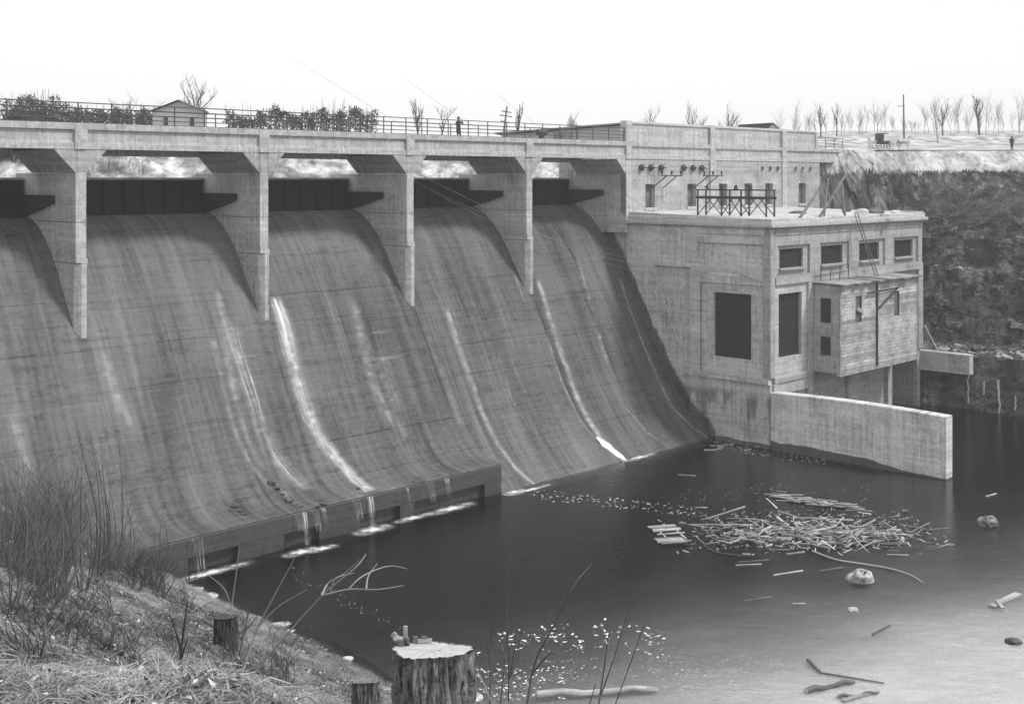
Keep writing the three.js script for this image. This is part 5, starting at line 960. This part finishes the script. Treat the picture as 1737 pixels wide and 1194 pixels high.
{ // person standing at the rail, one hand raised to the hat
  const s = sOf(777, -.9), o = dthing('person', 'person in a dark knee-length coat at the bridge rail, hands raised to the face', 'person', [s, 2.5, -.9]); bases.delete(o);
  const coat = mat(.035, .95), skin = mat(.3, .7);
  const B = [[V(-.09, .06, 0), V(-.1, .48, .02), .055, .07], [V(-.1, .48, .02), V(-.09, .92, 0), .07, .1], [V(.1, .06, .16), V(.1, .48, .1), .055, .07], [V(.1, .48, .1), V(.09, .92, 0), .07, .1], [V(-.09, .04, .0), V(-.1, .04, .15), .05, .045], [V(.1, .04, .16), V(.1, .04, .3), .05, .045],
    [V(0, .92, 0), V(0, 1.3, 0), .17, .19], [V(-.12, 1.4, 0), V(.12, 1.4, 0), .1, .1], [V(0, .62, .02), V(0, .95, 0), .2, .17], [V(0, 1.42, 0), V(0, 1.55, .02), .06, .055],
    [V(-.2, 1.4, 0), V(-.4, 1.24, .12), .065, .055], [V(-.4, 1.24, .12), V(-.14, 1.52, .2), .05, .038], [V(.2, 1.4, 0), V(.42, 1.3, .1), .065, .055], [V(.42, 1.3, .1), V(.14, 1.54, .2), .05, .038]];
  part('body', inU(blob(B, 60)), coat, o);
  const head = part('head', inU(blob([[V(0, 1.6, .02), V(0, 1.68, .01), .085, .1], [V(0, 1.57, .06), V(0, 1.6, .07), .05, .06], [V(0, 1.62, .1), V(0, 1.6, .125), .018, .02], [V(-.1, 1.63, .01), V(-.1, 1.65, .01), .02, .02], [V(.1, 1.63, .01), V(.1, 1.65, .01), .02, .02]], 40)), skin, o);
  for (const x of [-.035, .035]) part('eye', inU(new THREE.SphereGeometry(.012, 6, 5).translate(x, 1.645, .098)), mat(.02, .4), head);
  part('hat', inU(new THREE.LatheGeometry([[0, .13], [.09, .12], [.105, 0], [.17, -.015], [.17, -.005], [.1, .01]].map(p => new THREE.Vector2(...p)), 16).translate(0, 1.71, .01)), coat, o);
  for (const x of [-1, 1]) part('hand', inU(blob([[V(x * .14, 1.52, .2), V(x * .1, 1.58, .2), .035, .035], ...[0, 1, 2, 3].map(k => [V(x * .1, 1.585, .18 + k * .018), V(x * .065, 1.62 + .006 * (k === 1 ? 2 : k === 3 ? -1 : 1), .185 + k * .016), .009, .008]), [V(x * .12, 1.55, .225), V(x * .09, 1.57, .245), .01, .009]], 40)), skin, o);
}
{ // second small figure by the far end of the road
  const b = onPlat(1717, 119), o = thing('person', 'distant person in dark clothes standing on the road edge', 'person', b);
  part('body', inU(blob([[V(-.1, .05, 0), V(-.09, .9, 0), .06, .1], [V(.1, .05, 0), V(.09, .9, 0), .06, .1], [V(0, .9, 0), V(0, 1.35, 0), .17, .18], [V(-.2, 1.38, 0), V(-.27, .9, .05), .065, .045], [V(.2, 1.38, 0), V(.27, .9, .05), .065, .045], [V(0, 1.4, 0), V(0, 1.52, 0), .06, .055], [V(0, 1.6, 0), V(0, 1.66, 0), .09, .1]], 40)), mat(.05, .95), o);
}
{ // buggy and horse on the road
  const b = onPlat(1499, 119), o = thing('horse_buggy', 'dark hooded horse drawn buggy on the road past the wall', 'buggy', b), dk = mat(.06, .8);
  const m = g => inU(g);
  part('body', m(box(-.75, .65, .75, 1.15, -.5, .5, .08)), dk, o); part('seat', m(box(-.6, -.1, 1.15, 1.5, -.48, .48, .06)), dk, o);
  part('hood', m(mergeGeometries(clean([box(-.85, .45, 2.0, 2.06, -.55, .55), box(-.9, -.84, 1.2, 2.06, -.55, .55), box(-.84, -.1, 1.3, 2.0, -.56, -.53), box(-.84, -.1, 1.3, 2.0, .53, .56)]))), dk, o);
  for (const [x, r] of [[-.6, .55], [.6, .45]]) for (const z of [-.68, .68]) {
    const wl = part('wheel', m(new THREE.TorusGeometry(r, .03, 6, 24).translate(x, r, z)), dk, o);
    for (let k = 0; k < 10; k++) { const a = k / 10 * Math.PI * 2; part('spoke', m(rod(V(x, r, z), V(x + Math.cos(a) * r, r + Math.sin(a) * r, z), .014, undefined, 4)), dk, wl); }
  }
  part('axle', m(mergeGeometries(clean([rod(V(-.6, .55, -.68), V(-.6, .55, .68), .03), rod(V(.6, .45, -.68), V(.6, .45, .68), .03)]))), dk, o);
  for (const z of [-.35, .35]) part('shaft', m(rod(V(.6, .7, z), V(2.6, .95, z), .03)), dk, o);
  const hb = onPlat(1534, 119), h = thing('horse', 'pale horse standing harnessed to the buggy', 'horse', hb);
  const leg = (x, z, f) => f ? [[V(x, 1.0, z), V(x + .03, .62, z), .12, .07], [V(x + .03, .62, z), V(x, .12, z), .055, .04], [V(x, .12, z), V(x + .03, .03, z), .045, .06]] : [[V(x, 1.05, z), V(x + .12, .78, z), .16, .1], [V(x + .12, .78, z), V(x - .08, .48, z), .09, .06], [V(x - .08, .48, z), V(x - .05, .12, z), .055, .04], [V(x - .05, .12, z), V(x, .03, z), .045, .06]];
  part('body', m(blob([[V(-.5, 1.12, 0), V(.45, 1.1, 0), .27, .3], [V(-.1, 1.05, 0), V(.2, 1.02, 0), .28, .29], [V(.5, 1.22, 0), V(.85, 1.62, 0), .2, .13], [V(.85, 1.64, 0), V(1.15, 1.42, 0), .12, .075], [V(.84, 1.72, -.06), V(.85, 1.82, -.07), .03, .012], [V(.84, 1.72, .06), V(.85, 1.82, .07), .03, .012], ...leg(.42, -.14, 1), ...leg(.48, .14, 1), ...leg(-.6, -.14, 0), ...leg(-.5, .14, 0)], 64)), mat(.5, .9), h);
  part('mane', m(blob([[V(.4, 1.45, 0), V(.8, 1.78, 0), .05, .06]], 24)), mat(.2, 1), h);
  part('tail', m(blob([[V(-.76, 1.2, 0), V(-.88, .9, 0), .05, .07], [V(-.88, .9, 0), V(-.86, .5, 0), .07, .03]], 28)), mat(.2, 1), h);
  const bp = onPlat(1477, 119); reg(part('sign_board', box(-.1, .1, 0, 1.2, -.3, .3).rotateZ(.12).translate(bp.x, bp.y, bp.z), mat(.6, .9), scene), 'pale leaning board on the road behind the buggy', 'board');
}
// white seeps running down the tailrace rock
[[1640, .42, .2], [1668, .38, .28], [1694, .4, .16], [1722, .3, .2]].forEach(([x, t0, t1], i) => {
  const r = (x - CX) / F, n = (r * (Z0 + SA * 65.2) - X0 - CA * 65.2) / (SA + CA * r), t = new Tubes(), pts = [];
  for (let j = 0; j <= 8; j++) pts.push(cliffPt(lerp(t0, t1, j / 8), n + .05 * Math.sin(j * 2 + i)).add(V(-.16 * CA, 0, .16 * SA)));
  t.add(pts, .05 + .03 * (i % 3), .07, 5);
  reg(part('rock_seep', t.geo(), mat(.6, .6), scene), 'white icy seep running down the dark rock below the shelf', 'ice', 'white seeps on the tailrace rock');
});
renderer.render(scene, camera);
